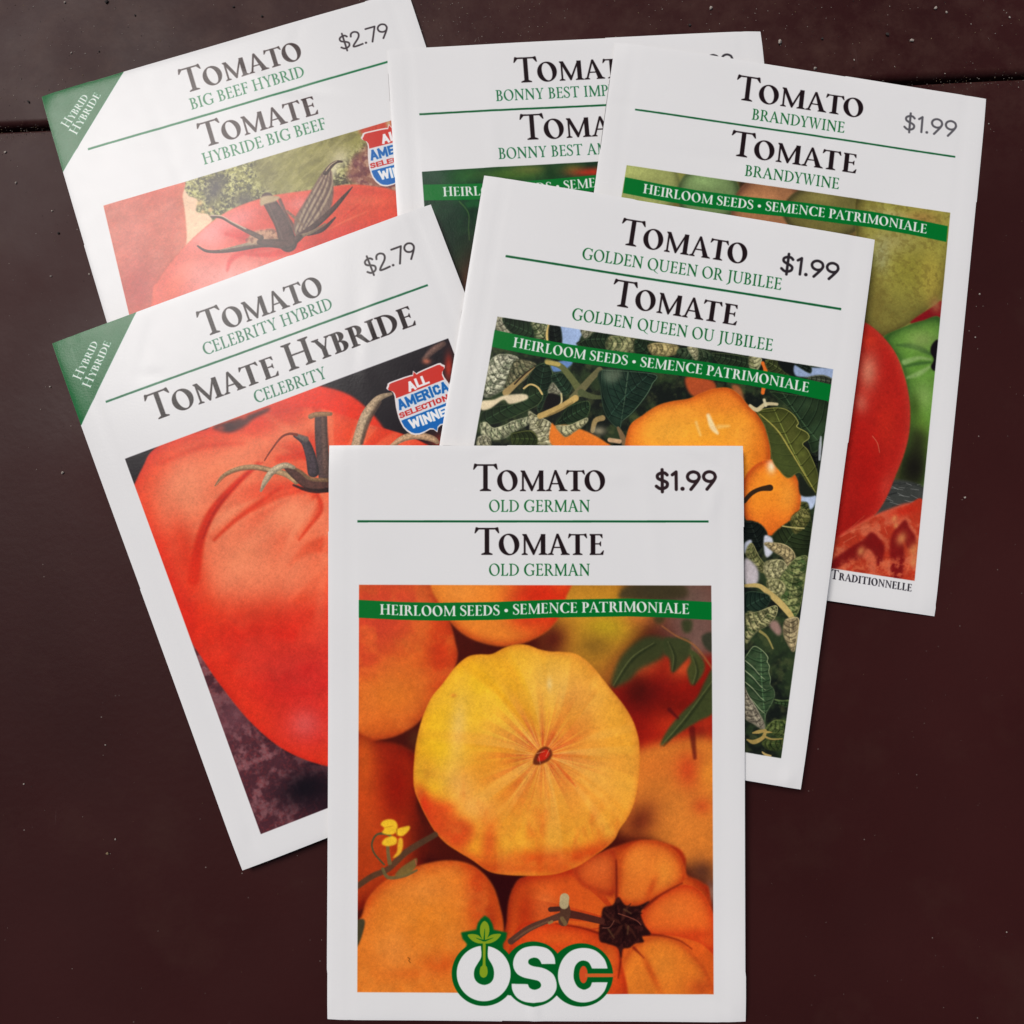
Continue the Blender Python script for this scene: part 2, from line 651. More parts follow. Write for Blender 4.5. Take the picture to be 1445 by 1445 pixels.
def SANS(c, w):
    """heavy grotesque capitals for the shield."""
    L = {
        'A': (.72, [[(.10, 0), (.36, .92), (.62, 0)], [(.2, .28), (.52, .28)]]),
        'L': (.52, [[(.11, 1), (.11, .1), (.5, .1)]]),
        'M': (.86, [[(.11, 0), (.11, .9), (.43, .2), (.75, .9), (.75, 0)]]),
        'E': (.56, [[(.54, .9), (.11, .9), (.11, .1), (.54, .1)], [(.11, .5), (.48, .5)]]),
        'R': (.66, [[(.11, 0), (.11, .9), (.42, .9), (.52, .8), (.52, .6), (.42, .5), (.11, .5)], [(.34, .5), (.56, .05)]]),
        'I': (.24, [[(.12, 0), (.12, 1)]]),
        'C': (.62, [[(.56, .70), (.50, .86), (.34, .91), (.16, .84), (.11, .5), (.16, .16), (.34, .09), (.50, .14), (.56, .30)]]),
        'S': (.58, [[(.50, .74), (.44, .9), (.26, .91), (.12, .84), (.13, .62), (.30, .52), (.48, .40), (.47, .16), (.30, .09), (.14, .12), (.08, .26)]]),
        'T': (.58, [[(.02, .9), (.56, .9)], [(.29, .9), (.29, 0)]]),
        'O': (.68, [[(.34, .91), (.16, .84), (.11, .5), (.16, .16), (.34, .09), (.52, .16), (.57, .5), (.52, .84), (.34, .91)]]),
        'N': (.70, [[(.11, 0), (.11, .92), (.59, .08), (.59, 1)]]),
        'W': (.96, [[(.08, 1), (.27, .1), (.48, .85), (.69, .1), (.88, 1)]]),
    }[c]
    P = []
    for ln in L[1]:
        P += _rib(ln, w, sm=False)
    return L[0], P


PEN = {  # marker / stamp figures, one pen width, height 1
    '$': (.62, [[(.52, .80), (.42, .90), (.26, .90), (.12, .80), (.12, .64), (.24, .54), (.40, .47), (.52, .36), (.50, .18), (.36, .08), (.20, .08), (.06, .20)], [(.31, 1.08), (.31, -.10)]]),
    '1': (.42, [[(.12, .80), (.28, .95), (.28, .02)]]),
    '.': (.26, [[(.12, .05), (.13, .05)]]),
    '9': (.68, [[(.58, .68), (.52, .86), (.34, .95), (.16, .88), (.08, .70), (.15, .51), (.34, .43), (.52, .51), (.58, .68), (.50, .46), (.22, .02)]]),
    '2': (.66, [[(.10, .72), (.16, .90), (.32, .97), (.50, .88), (.54, .70), (.44, .48), (.08, .04), (.60, .04)]]),
    '7': (.62, [[(.06, .94), (.58, .94), (.22, .0)]]),
}


def price(A, text, P0, P1, cap, pen, col, a=1.0, feather=.45, thin=None, jit=0.0):
    p0, p1 = A.T([P0, P1])
    e1 = p1 - p0
    L = np.hypot(*e1)
    e1 /= L
    e2 = np.array([e1[1], -e1[0]])
    tot = sum(PEN[c][0] for c in text)
    hs = L / tot
    ch = cap * A.k
    x = 0
    rr = random.Random(5)
    for i, c in enumerate(text):
        w, lines = PEN[c]
        for ln in lines:
            q = np.asarray(ln)
            dy = rr.uniform(-jit, jit)
            pts = p0 + np.outer((x + q[:, 0]) * hs, e1) + np.outer((q[:, 1] + dy) * ch, e2)
            corner = c in '17' or len(ln) < 3
            pw = pen * A.k * (1.25 if c == '.' else 1)
            A.line(pts, pw, col, a, feather * A.k, smooth=not corner, raw=True)
        x += w
BLACK = C(30, 18, 20)
GREEN = C(14, 100, 44)
RULE = C(14, 92, 48)
BAND = C(0, 112, 40)
WHITE = C(232, 230, 226)
GERMAN = PK['german'][0]


def unit(A, pts):
    """front-packet layout units (588 wide) -> photo coords of this packet."""
    q = np.asarray(pts, float) * (A.W / 588.)
    return happly(A.Hi, q)


def picrect(A):
    return unit(A, [(44, 200.5), (541, 200.5), (542.5, 771), (43, 771)])


def band(A, L=None, R=None, th=25.3):
    """the wavy green strip; L and R are the photo points of its two upper corners."""
    k = A.W / 588.
    (lx, ly), (rx, ry) = ((43.7 * k, 222 * k), (541.3 * k, 224 * k)) if L is None else A.T([L, R])
    xs = np.array([0, 58, 113, 193, 273, 383, 443, 501.]) / 501
    ys = np.array([0, 2.6, 3.4, 1.8, -2.0, -4.4, -3.0, 0])

    def wave(x):
        f = (x - lx) / (rx - lx)
        return ly + (ry - ly) * f + np.interp(f, xs, ys) * k
    gx = np.linspace(lx, rx, 60)
    top = np.column_stack([gx, wave(gx)])
    bot = np.column_stack([gx, wave(gx) + th * k])[::-1]
    A.band_poly = np.concatenate([top, bot])
    A.put(A.polymask(A.band_poly), BAND)
    x0, x1 = lx + (rx - lx) * .0608, lx + (rx - lx) * .9363
    A.glyphs('HEIRLOOM SEEDS • SEMENCE PATRIMONIALE', (x0, wave(x0) + 19 * k), (x1, wave(x0) + 19 * k), 14.8, WHITE, st=.17, wave=wave, units=True)


def rule(A, a, b, w=3.0, col=RULE):
    p, q = A.T([a, b])
    h = np.array([0, w * A.k / 2])
    A.put(A.polymask(np.array([p - h, q - h, q + h, p + h])), col)


def finish_pic(A, base, rect, grain=.028, sat=1.06, gain=1.02):
    """composite the printed photograph (A.img) into the paper base, with print grain."""
    m = A.polymask(A.T(rect), .3)
    y0, x0, mm = m
    r = np.random.default_rng(3)
    g = r.normal(0, 1, mm.shape).astype(np.float32)
    g = (g + gblur(g, .8) * 1.6) * grain
    Y, X = np.mgrid[0:mm.shape[0], 0:mm.shape[1]]
    dots = (np.sin((X + Y) * 1.45) * np.sin((X - Y) * 1.45)).astype(np.float32) * .012
    v = A.img[y0:y0 + mm.shape[0], x0:x0 + mm.shape[1]]
    lum = (v @ np.array([.3, .59, .11], np.float32))[..., None]
    v = (lum + (v - lum) * sat) * gain
    v = np.clip((v - .45) * 1.09 + .455, 0, 1)
    Xp, Yp = A.xy(m)
    for sc_, am, kk_ in ((46, .11, 1), (15, .09, 3), (5, .09, 5), (2.2, .07, 7)):
        v = v * (1 + am * (fbm(Xp / sc_, Yp / sc_, 3, kk_) - .5))[..., None]
    v = np.clip(v * (1 + g + dots)[..., None], 0, 1)
    b = base[y0:y0 + mm.shape[0], x0:x0 + mm.shape[1]]
    b += (v - b) * mm[..., None]
    A.img = base


def start_pic(A, col):
    base = A.img
    A.img = np.ones_like(base) * col
    return base


def tomato(A, pts, base, edge, ew=22, ea=.9, feather=1.0, off=(0, 0), p=1.2, clip=None):
    m = A.shape(pts, base, feather=feather, clip=clip)
    A.rim(m, ew, edge, ea, off, p)
    return m


def corner_flash(A, pts, l1, l2):
    A.shape(pts, C(0, 98, 46), smooth=False, feather=.2)
    g = A.mask(pts, .2, False)
    A.mottle(g, 6, C(8, 112, 62), .25, 2)
    A.glyphs('Hybrid', l1[0], l1[1], 13, WHITE, st=.115, sc=.78)
    A.glyphs('Hybride', l2[0], l2[1], 13, WHITE, st=.115, sc=.78)


def award(A, origin, ang, s):
    """the red, white and blue winner shield; local units are 1/5 photo px at s = 1."""
    ca, sa = math.cos(ang), math.sin(ang)

    def L(pts):
        return [(origin[0] + (x * ca - y * sa) * s / 5, origin[1] + (x * sa + y * ca) * s / 5) for x, y in pts]
    half = [(-14, 26), (-30, 22), (-69, 19), (-176, 16), (-194, 20), (-199, 30), (-215, 47), (-208, 62), (-190, 74), (-181, 93), (-182, 120), (-190, 150),
            (-200, 190), (-206, 228), (-210, 265), (-209, 303), (-204, 340), (-190, 373), (-170, 400), (-151, 414), (-120, 424), (-80, 424), (-39, 418), (-16, 428)]
    out = [(0, 0)] + half + [(0, 455)] + [(-x, y) for x, y in half[::-1]]

    def grow(f):
        return [((x) * f, 225 + (y - 225) * f) for x, y in out]
    A.shape(L(grow(1.035)), C(235, 225, 222), smooth=False, feather=.3)
    sh = A.shape(L(grow(.985)), C(222, 222, 226), smooth=False, feather=.25)
    A.shape(L([(-260, -20), (260, -20), (260, 132), (-260, 132)]), C(205, 48, 38), smooth=False, feather=.25, clip=sh)
    A.shape(L([(-260, 292), (260, 292), (260, 480), (-260, 480)]), C(0, 100, 180), smooth=False, feather=.25, clip=sh)
    w = C(240, 238, 238)

    def tx(t, x0, x1, y, cap, col, st):
        a, b = L([(x0, y), (x1, y)])
        A.glyphs(t, a, b, cap * s / 5, col, st=st, sans=True)
    tx('ALL', -80, 72, 118, 62, w, .24)
    tx('AMERICA', -190, 190, 214, 68, C(0, 98, 175), .22)
    tx('SELECTIONS', -206, 206, 276, 38, C(200, 40, 34), .19)
    tx('WINNER', -160, 160, 374, 64, w, .24)


# ------------------------------------------------------------------ Old German: yellow beefsteak among orange fruit
def art_german():
    A = Art(GERMAN, C(*PAPER))
    base = start_pic(A, C(72, 22, 14))
    z1 = lambda p: Z(500, 820, p)
    z2 = lambda p: Z(750, 820, p)
    z3 = lambda p: Z(490, 1100, p)
    z4 = lambda p: Z(760, 1130, p)
    # soft background behind
    A.glow(975, 850, 60, 50, C(118, 88, 78), 1)
    A.glow(985, 905, 40, 60, C(120, 92, 82), .9)
    A.glow(930, 840, 40, 16, C(60, 55, 40), .9)
    m = A.shape(z2([(60, 0), (640, -60), (700, 100), (760, 330), (620, 560), (540, 760), (330, 640), (120, 520), (90, 300)]), C(190, 132, 42), feather=9)
    A.rim(m, 12, C(112, 62, 32), .7)
    A.glow(856, 885, 34, 26, C(178, 150, 36), .9)
    A.glow(835, 860, 40, 14, C(205, 140, 48), .8)
    A.glow(905, 868, 26, 18, C(205, 120, 52), .8)
    A.glow(838, 915, 24, 18, C(128, 92, 34), .8)
    A.glow(870, 955, 26, 22, C(160, 95, 35), .7)
    A.glow(780, 905, 22, 26, C(82, 26, 20), .85, rot=.5)
    # top centre fruit
    m = tomato(A, z1([(420, -200), (1500, -200), (1480, 150), (1400, 320), (1260, 420), (1090, 468), (930, 452), (780, 390), (660, 280), (540, 140)]), C(224, 128, 46), C(176, 62, 24), 9, .8, feather=1.6)
    A.glow(762, 850, 46, 44, C(205, 42, 22), .92, clip=m, p=1.5)
    A.glow(740, 868, 18, 18, C(208, 66, 30), .8, clip=m)
    A.glow(650, 838, 28, 16, C(226, 140, 60), .7, clip=m)
    A.glow(815, 850, 30, 28, C(190, 40, 18), .6, clip=m)
    # upper left fruit
    m = tomato(A, z1([(-200, -60), (420, -60), (560, 120), (660, 280), (712, 460), (720, 570), (640, 780), (500, 950), (380, 1060), (180, 1130), (-200, 1140)]), C(206, 98, 38), C(150, 40, 18), 16, .85, feather=1.3, off=(4, 2))
    A.glow(530, 870, 60, 60, C(200, 62, 44), .85, clip=m, p=1.3)
    A.glow(575, 850, 40, 30, C(202, 70, 48), .5, clip=m)
    A.glow(515, 935, 28, 26, C(196, 64, 40), .7, clip=m)
    A.glow(620, 925, 22, 60, C(192, 50, 24), .75, clip=m)
    A.glow(555, 985, 50, 34, C(214, 118, 42), .8, clip=m)
    A.glow(545, 1030, 60, 12, C(198, 96, 34), .5, clip=m)
    A.mottle(m, 26, C(220, 120, 50), .35, 4)
    # left lower fruit, in shade
    m = tomato(A, Z(490, 1000, [(-100, 240), (200, 250), (420, 300), (520, 420), (480, 700), (560, 1000), (420, 1200), (-100, 1400)]), C(168, 58, 22), C(96, 16, 10), 14, .8, feather=2.5)
    A.glow(515, 1080, 16, 60, C(196, 88, 32), .8, clip=m)
    A.glow(520, 1160, 30, 50, C(196, 76, 30), .8, clip=m)
    A.glow(550, 1060, 20, 22, C(150, 48, 24), .7, clip=m)
    A.glow(560, 1110, 26, 60, C(132, 22, 12), .8, clip=m)
    A.glow(585, 1045, 10, 14, C(84, 44, 26), .8)
    A.glow(600, 1190, 26, 44, C(88, 26, 16), .8)
    # right-hand reds
    m = A.shape(z2([(520, 820), (700, 700), (900, 560), (1100, 560), (1400, 640), (1400, 1600), (700, 1600), (740, 1200)]), C(138, 28, 18), feather=5)
    A.glow(905, 945, 34, 16, C(196, 84, 42), .8, rot=-.5)
    A.glow(965, 945, 22, 14, C(196, 84, 42), .8, rot=-.4)
    A.glow(912, 988, 34, 24, C(96, 20, 16), .95)
    A.glow(945, 1025, 24, 20, C(186, 52, 26), .8)
    A.glow(925, 1060, 28, 18, C(176, 36, 20), .8)
    A.glow(994, 1030, 12, 24, C(198, 62, 30), .8)
    A.glow(970, 1060, 30, 26, C(186, 60, 30), .8)
    A.glow(985, 1050, 12, 26, C(104, 24, 20), .85, rot=.3)
    m = A.shape(z4([(600, -300), (1300, -380), (1300, 520), (1040, 470), (900, 330), (760, 260), (560, 220), (640, 0)]), C(205, 118, 46), feather=6)
    A.glow(925, 1085, 28, 22, C(206, 112, 44), .8)
    A.glow(972, 1090, 20, 26, C(190, 60, 30), .8)
    A.glow(1000, 1095, 18, 20, C(212, 130, 46), .8)
    A.glow(905, 1160, 34, 22, C(106, 40, 24), .9, rot=-.7)
    A.glow(950, 1150, 30, 36, C(208, 124, 50), .7)
    A.glow(990, 1140, 14, 12, C(200, 72, 34), .6)
    A.glow(990, 1232, 22, 18, C(92, 52, 36), .95)
    A.glow(1003, 1262, 8, 16, C(150, 116, 98), .8)
    # gap and lower fruit
    A.shape(z3([(500, 560), (1010, 660), (1300, 640), (1260, 800), (1180, 1000), (1250, 1200), (1090, 1150), (900, 800)]), C(52, 14, 14), feather=5)
    m = tomato(A, z3([(-100, 1240), (90, 1000), (150, 850), (280, 720), (480, 630), (700, 585), (880, 620), (1010, 740), (1070, 900), (1100, 1100), (1080, 1600), (-100, 1600)]), C(214, 118, 42), C(186, 66, 22), 13, .85, feather=1.5)
    A.glow(672, 1265, 16, 56, C(196, 60, 24), .8, clip=m)
    A.glow(690, 1305, 14, 40, C(156, 36, 16), .8, clip=m)
    A.glow(595, 1262, 42, 20, C(214, 132, 62), .6, clip=m)
    A.glow(600, 1300, 60, 40, C(216, 128, 40), .6, clip=m)
    A.glow(555, 1340, 24, 34, C(218, 138, 66), .5, clip=m)
    A.glow(625, 1362, 30, 14, C(204, 82, 28), .7, clip=m)
    A.glow(580, 1375, 36, 8, C(204, 96, 34), .5, clip=m)
    A.mottle(m, 20, C(222, 140, 60), .25, 6)
    A.line(Z(490, 1100, [(428, 1262), (442, 1270), (434, 1282), (446, 1296)]), 1.2, C(110, 62, 20), .8)
    # lobed fruit, lower right
    m = tomato(A, z3([(1180, 760), (1300, 680), (1700, 560), (2050, 440), (2300, 480), (2380, 560), (2390, 680), (2500, 740), (2560, 860), (2570, 1600), (1150, 1600), (1130, 1000)]), C(206, 90, 32), C(140, 34, 16), 10, .8, feather=1.4)
    A.glow(790, 1228, 60, 14, C(150, 20, 12), .75, clip=m, rot=-.12)
    A.glow(790, 1262, 50, 26, C(206, 84, 32), .8, clip=m)
    A.glow(768, 1278, 16, 22, C(218, 120, 60), .55, clip=m)
    A.glow(740, 1300, 14, 50, C(168, 44, 18), .7, clip=m)
    A.radial(m, 878, 1303, C(166, 44, 20), .6, 5, 20, 150, 3, .5, .62, .7)
    # lobes
    lob = z4([(540, 700), (560, 560), (580, 400), (700, 300), (850, 290), (960, 370), (1020, 470), (1030, 570), (900, 640), (760, 730), (640, 745)])
    q = tomato(A, lob, C(216, 112, 42), C(176, 54, 20), 8, .85, feather=1.4, clip=m)
    A.glow(900, 1217, 20, 24, C(222, 128, 50), .8, clip=q)
    A.glow(936, 1232, 16, 22, C(224, 138, 52), .8, clip=q)
    A.glow(918, 1256, 5, 18, C(188, 70, 26), .7, rot=.4, clip=q)
    q2 = tomato(A, z4([(250, 480), (420, 380), (530, 330), (545, 560), (520, 680), (400, 640), (300, 600)]), C(200, 88, 36), C(156, 44, 20), 8, .8, feather=2, clip=m)
    A.glow(846, 1226, 18, 16, C(208, 100, 46), .7, clip=q2)
    q = tomato(A, z4([(720, 800), (800, 720), (920, 640), (1030, 600), (1130, 640), (1200, 740), (1240, 860), (1260, 1100), (1140, 1010), (960, 960), (780, 950), (725, 900)]), C(218, 100, 38), C(186, 54, 22), 9, .85, feather=1.2, clip=m)
    A.glow(955, 1285, 30, 18, C(222, 118, 48), .7, clip=q)
    A.glow(985, 1320, 26, 9, C(188, 58, 24), .7, clip=q)
    q = tomato(A, z4([(640, 1060), (760, 975), (880, 960), (1010, 1010), (1120, 1120), (1200, 1240), (1240, 1500), (540, 1500), (590, 1180)]), C(214, 116, 40), C(176, 60, 24), 8, .8, feather=1.3, clip=m)
    A.glow(935, 1362, 22, 28, C(222, 132, 48), .75, clip=q, rot=-.5)
    A.glow(892, 1378, 14, 26, C(222, 126, 44), .75, clip=q)
    A.glow(918, 1372, 5, 30, C(186, 74, 26), .75, clip=q, rot=-.45)
    A.glow(990, 1395, 20, 14, C(176, 60, 26), .6, clip=q)
    q = tomato(A, z4([(-160, 920), (120, 870), (420, 930), (480, 1010), (560, 1080), (570, 1500), (-200, 1500)]), C(202, 72, 28), C(168, 40, 16), 8, .7, feather=1.6, clip=m)
    A.glow(790, 1325, 34, 10, C(212, 92, 34), .8, clip=q)
    A.glow(860, 1350, 14, 24, C(206, 96, 36), .8, clip=q)
    for ln, w in (([(740, 760), (860, 670), (1010, 590)], [5, 3, 1.5]), ([(740, 950), (860, 955), (990, 990), (1080, 1050)], [3.5, 2, 1]), ([(545, 700), (548, 560), (545, 430)], [3, 3, 2]),
                  ([(580, 1040), (575, 1150), (560, 1250)], [5, 3, 1.2]), ([(670, 1040), (740, 1110)], [4, 1]), ([(430, 940), (300, 900), (120, 870)], [3, 2, 1])):
        A.line(z4(ln), w, C(108, 28, 16), .8, feather=2.2)
    # calyx
    cal = z4([(560, 685), (610, 740), (700, 745), (780, 715), (720, 790), (745, 880), (790, 945), (730, 960), (740, 1000), (680, 1010), (640, 1040), (590, 1050), (580, 1110), (555, 1040), (480, 1010), (430, 990), (425, 900), (440, 830), (455, 760), (520, 740)])
    A.shape(cal, C(44, 20, 18), feather=1.0)
    cm = A.mask(cal, 1)
    A.mottle(cm, 4, C(84, 40, 34), .5, 3, .46, .66)
    for i_ in range(9):
        t_ = i_ * .7
        A.line([(878, 1303), (878 + 17 * math.cos(t_), 1303 + 17 * math.sin(t_)), (878 + 31 * math.cos(t_ + .2), 1303 + 29 * math.sin(t_ + .2))], [5, 4, 1], C(*([34, 14, 14], [70, 36, 28])[i_ % 2]), .8, feather=1.2)
    for p in ([(490, 910), (530, 970)], [(630, 890), (625, 945)], [(600, 770), (650, 800)]):
        A.line(z4(p), [2, 5, 1], C(104, 78, 50), .75, feather=1.8)
    A.line(z4([(560, 800), (620, 820), (690, 850), (720, 880)]), 1.4, C(150, 84, 66), .7)
    A.line(z4([(450, 900), (500, 895), (530, 850)]), 1.2, C(150, 96, 76), .6)
    # stalk
    A.line(Z(620, 1270, [(560, 330), (700, 230), (850, 165), (950, 130)], 5.558), [9, 9, 8, 10], C(86, 56, 44), feather=.8)
    A.line(Z(620, 1270, [(580, 320), (700, 240), (850, 172)], 5.558), [1, 3, 2], C(120, 86, 60), .6, feather=1)
    A.line(Z(620, 1270, [(980, 110), (1100, 130), (1270, 170)], 5.558), [12, 10, 9], C(78, 40, 32), feather=.8)
    A.line(Z(620, 1270, [(970, 170), (985, 100), (975, 40)], 5.558), [14, 15, 13], C(84, 56, 42), feather=.8)
    A.line(Z(620, 1270, [(975, 40), (980, -10)], 5.558), [13, 13], C(176, 158, 118), feather=.8)
    A.line(Z(620, 1270, [(870, 80), (930, 76)], 5.558), 7, C(70, 40, 34), feather=.8)
    A.line(Z(620, 1270, [(860, 185), (880, 175)], 5.558), 4, C(140, 112, 70), .9, feather=.8)
    A.line(Z(620, 1270, [(960, 150), (985, 190)], 5.558), 6, C(120, 96, 62), .8, feather=1)
    # main yellow fruit
    P = [(596, 1018), (609, 988), (625, 968), (643, 944), (660, 930), (676, 926.5), (694, 926), (712, 917), (729, 912.5), (745, 913.5), (760, 919), (776, 922.5), (794, 923), (812, 926), (830, 938), (845, 955), (860, 974), (877, 995), (888, 1012), (896, 1030),
         (901, 1052), (901, 1086), (898, 1115), (892, 1140), (883, 1158), (873, 1172), (866, 1186), (853, 1198), (835, 1210), (815, 1223), (792, 1232), (772, 1236), (740, 1237), (707, 1235), (688, 1230), (668, 1216), (648, 1204), (630, 1192), (615, 1176), (604, 1158), (594, 1138), (586, 1118), (584, 1100), (585, 1076), (588, 1050)]
    A.rim(A.mask([(x + 4, y + 5) for x, y in P], 5), 40, C(50, 10, 8), .0)
    m = tomato(A, P, C(226, 160, 44), C(206, 108, 34), 7, .75, feather=.6)
    A.glow(690, 985, 90, 66, C(228, 180, 34), .95, clip=m, p=1.2)
    A.glow(622, 1065, 36, 64, C(230, 184, 36), .9, clip=m)
    A.glow(600, 1085, 20, 30, C(200, 138, 30), .5, clip=m)
    A.glow(805, 980, 60, 40, C(232, 182, 96), .85, clip=m, rot=.5)
    A.glow(775, 968, 4, 9, C(238, 214, 150), .8, clip=m)
    A.glow(647, 1030, 12, 46, C(232, 192, 104), .75, clip=m, rot=.08)
    A.glow(650, 1110, 24, 34, C(232, 190, 116), .65, clip=m, rot=-.5)
    A.glow(676, 1142, 26, 18, C(232, 180, 120), .65, clip=m)
    A.glow(845, 1080, 50, 100, C(224, 150, 58), .8, clip=m)
    A.glow(770, 1110, 100, 70, C(228, 150, 66), .6, clip=m)
    A.glow(870, 1060, 20, 70, C(226, 150, 40), .5, clip=m)
    A.glow(780, 1150, 70, 44, C(222, 146, 50), .6, clip=m)
    A.glow(770, 1070, 56, 50, C(226, 134, 62), .6, clip=m)
    A.glow(640, 984, 4, 3, C(206, 120, 40), .8, clip=m)
    # red blush below
    q = A.shape([(590, 1108), (606, 1126), (630, 1134), (645, 1140), (640, 1152), (660, 1160), (668, 1180), (655, 1200), (640, 1200), (600, 1170), (585, 1130)], C(206, 62, 30), .85, feather=6, clip=m)
    A.glow(598, 1140, 10, 18, C(206, 56, 26), .8, clip=m, rot=-.4)
    A.glow(646, 1172, 22, 12, C(204, 70, 32), .75, clip=m)
    A.glow(690, 1190, 12, 34, C(208, 76, 34), .8, clip=m, rot=.1)
    A.glow(665, 1218, 26, 12, C(214, 90, 36), .7, clip=m, rot=.5)
    A.glow(760, 1214, 80, 15, C(202, 72, 26), .85, clip=m, rot=-.06)
    A.glow(830, 1206, 44, 12, C(196, 66, 24), .8, clip=m, rot=-.35)
    A.glow(735, 1228, 60, 8, C(186, 50, 18), .7, clip=m)
    A.mottle(A.inter(A.mask([(585, 1100), (700, 1120), (900, 1160), (880, 1240), (600, 1240)], 14), m), 26, C(206, 84, 34), .45, 5, .50, .68, ax=.5, octs=5)
    # ribs and rays running out from the blossom scar
    rr = random.Random(11)
    cx, cy = 765, 1068
    A.radial(m, cx, cy, C(206, 120, 40), .5, 3.2, 20, 190, 2, .44, .62, .6)
    A.radial(m, cx, cy, C(236, 186, 96), .45, 3.6, 20, 170, 6, .48, .64, .8)
    A.radial(m, cx, cy, C(204, 88, 40), .62, 7.5, 9, 104, 4, .48, .62, 1.1)
    A.radial(m, cx, cy, C(196, 74, 36), .6, 14, 8, 66, 9, .50, .62, 1.0)
    A.radial(m, cx, cy, C(242, 190, 112), .5, 22, 8, 46, 12, .52, .62, .9)
    A.line([(786, 1082), (800, 1098), (812, 1112)], [2, 5, 1], C(200, 70, 30), .7, feather=1.5, clip=m)
    A.mottle(m, 34, C(234, 176, 70), .25, 8)
    sc = [(752, 1080), (754, 1070), (760, 1061), (769, 1056), (777, 1060), (779, 1068), (774, 1076), (766, 1080), (759, 1082)]
    A.shape(sc, C(110, 48, 24), feather=.8)
    A.shape([(758, 1076), (763, 1064), (771, 1060), (775, 1067), (768, 1075)], C(190, 44, 26), feather=.7)
    for q in ([(757, 1066), (768, 1063)], [(762, 1080), (760, 1070)], [(775, 1060), (770, 1070)]):
        A.line(q, .9, C(214, 150, 110), .7)
    A.glow(900, 975, 20, 20, C(70, 22, 16), .7)
    A.glow(950, 1000, 40, 12, C(110, 26, 16), .6)
    # leaves top right
    lf = C(58, 66, 38)
    A.shape(z2([(560, 760), (600, 600), (680, 490), (790, 410), (900, 405), (950, 440), (930, 540), (860, 590), (760, 640), (680, 720)]), lf, .95, feather=2.6)
    A.shape(z2([(930, 420), (1000, 410), (1110, 430), (1120, 520), (1070, 590), (990, 660), (970, 560), (930, 520)]), lf, .95, feather=1.8)
    A.shape(z2([(1110, 500), (1170, 520), (1220, 600), (1200, 680), (1130, 750), (1095, 650), (1120, 580)]), C(66, 76, 40), .95, feather=1.6)
    A.shape(z2([(1200, 400), (1280, 380), (1280, 510), (1220, 480)]), C(52, 56, 42), .9, feather=1.8)
    A.shape(z2([(620, 90), (680, 40), (860, 20), (1060, 30), (1090, 120), (900, 140), (640, 140)]), C(66, 58, 38), .9, feather=3)
    A.shape(z2([(1060, 290), (1130, 290), (1120, 370), (1070, 370)]), C(54, 62, 36), .9, feather=2)
    A.shape(z2([(860, 270), (940, 260), (920, 310), (880, 310)]), C(70, 62, 36), .9, feather=2)
    A.shape(z2([(1280, 640), (1290, 920), (1180, 1000), (1080, 1060), (980, 1130), (905, 1175), (960, 1060), (1060, 940), (1160, 840), (1220, 720)]), C(62, 72, 40), .97, feather=1.5)
    for vx in ([(575, 750), (700, 560), (860, 450)], [(960, 440), (1000, 540), (990, 640)], [(1130, 540), (1160, 640), (1135, 735)], [(920, 1165), (1080, 980), (1270, 720)]):
        A.line(z2(vx), [1, 2, 1], C(104, 108, 66), .6, feather=1.2)
        A.line(z2([(x + 12, y + 10) for x, y in vx]), [2, 4, 2], C(34, 40, 24), .5, feather=2)
    A.line(z2([(920, 330), (1020, 400), (1150, 470), (1280, 640)]), [2, 2.5, 3, 3], C(150, 96, 56), .7, feather=1.2)
    A.line(z2([(1130, 480), (1210, 560)]), 2, C(96, 66, 46), .8, feather=1)
    A.line(z2([(970, 920), (1030, 980)]), [6, 3], C(86, 22, 22), .8, feather=2)
    A.line(z2([(1130, 1060), (1150, 1260)]), [9, 5], C(84, 22, 20), .7, feather=2.5)
    # stem and blossom lower left
    A.line(z3([(60, 770), (180, 690), (290, 640), (420, 520), (620, 400)]), [8, 8, 8, 9, 8], C(84, 60, 42), .95, feather=1.6)
    A.line(z3([(250, 640), (290, 700), (400, 690), (490, 650)]), [4, 5, 4, 3], C(104, 92, 58), .9, feather=1)
    A.shape(z3([(340, 690), (370, 640), (440, 590), (490, 565), (485, 620), (430, 680)]), C(112, 98, 54), .9, feather=1)
    A.line(z3([(480, 575), (488, 610)]), 2, C(160, 84, 60), .7)
    A.line(z3([(260, 610), (190, 530), (175, 460), (210, 400), (280, 395), (310, 415)]), [2.5, 2.5, 2.5, 3, 4, 3], C(84, 78, 52), .95, feather=.8)
    A.line(z3([(285, 470), (290, 540), (300, 600)]), [5, 5, 6], C(110, 92, 58), .95, feather=.8)
    yl = C(222, 176, 44)
    A.shape(z3([(235, 330), (260, 300), (310, 292), (345, 310), (355, 350), (330, 395), (280, 400), (245, 385), (262, 355)]), yl, feather=.7)
    A.shape(z3([(350, 400), (345, 365), (400, 345), (440, 340), (435, 370), (390, 410)]), yl, feather=.6)
    A.shape(z3([(245, 455), (270, 425), (320, 410), (350, 430), (345, 465), (300, 480), (255, 475)]), yl, feather=.7)
    A.shape(z3([(365, 425), (390, 430), (392, 490), (370, 540), (320, 565), (350, 520), (355, 470)]), C(214, 160, 44), feather=.6)
    A.line(z3([(350, 360), (352, 410)]), 1.5, C(150, 98, 24), .8)
    A.line(z3([(270, 350), (320, 340)]), 1.2, C(190, 134, 34), .7)
    A.shape(z3([(60, 1020), (100, 990), (125, 1010), (110, 1090), (75, 1180), (50, 1180)]), C(64, 62, 44), .95, feather=1.2)
    finish_pic(A, base, picrect(A), .026, 1.0, 1.02)
    band(A)
    # lettering
    A.glyphs('Tomato', (667.5, 694), (853.5, 694), 38.5, BLACK, st=.135)
    A.glyphs('OLD GERMAN', (690, 723.6), (832, 723.6), 17, GREEN, st=.115)
    rule(A, (504.5, 737.3), (999.5, 737.3))
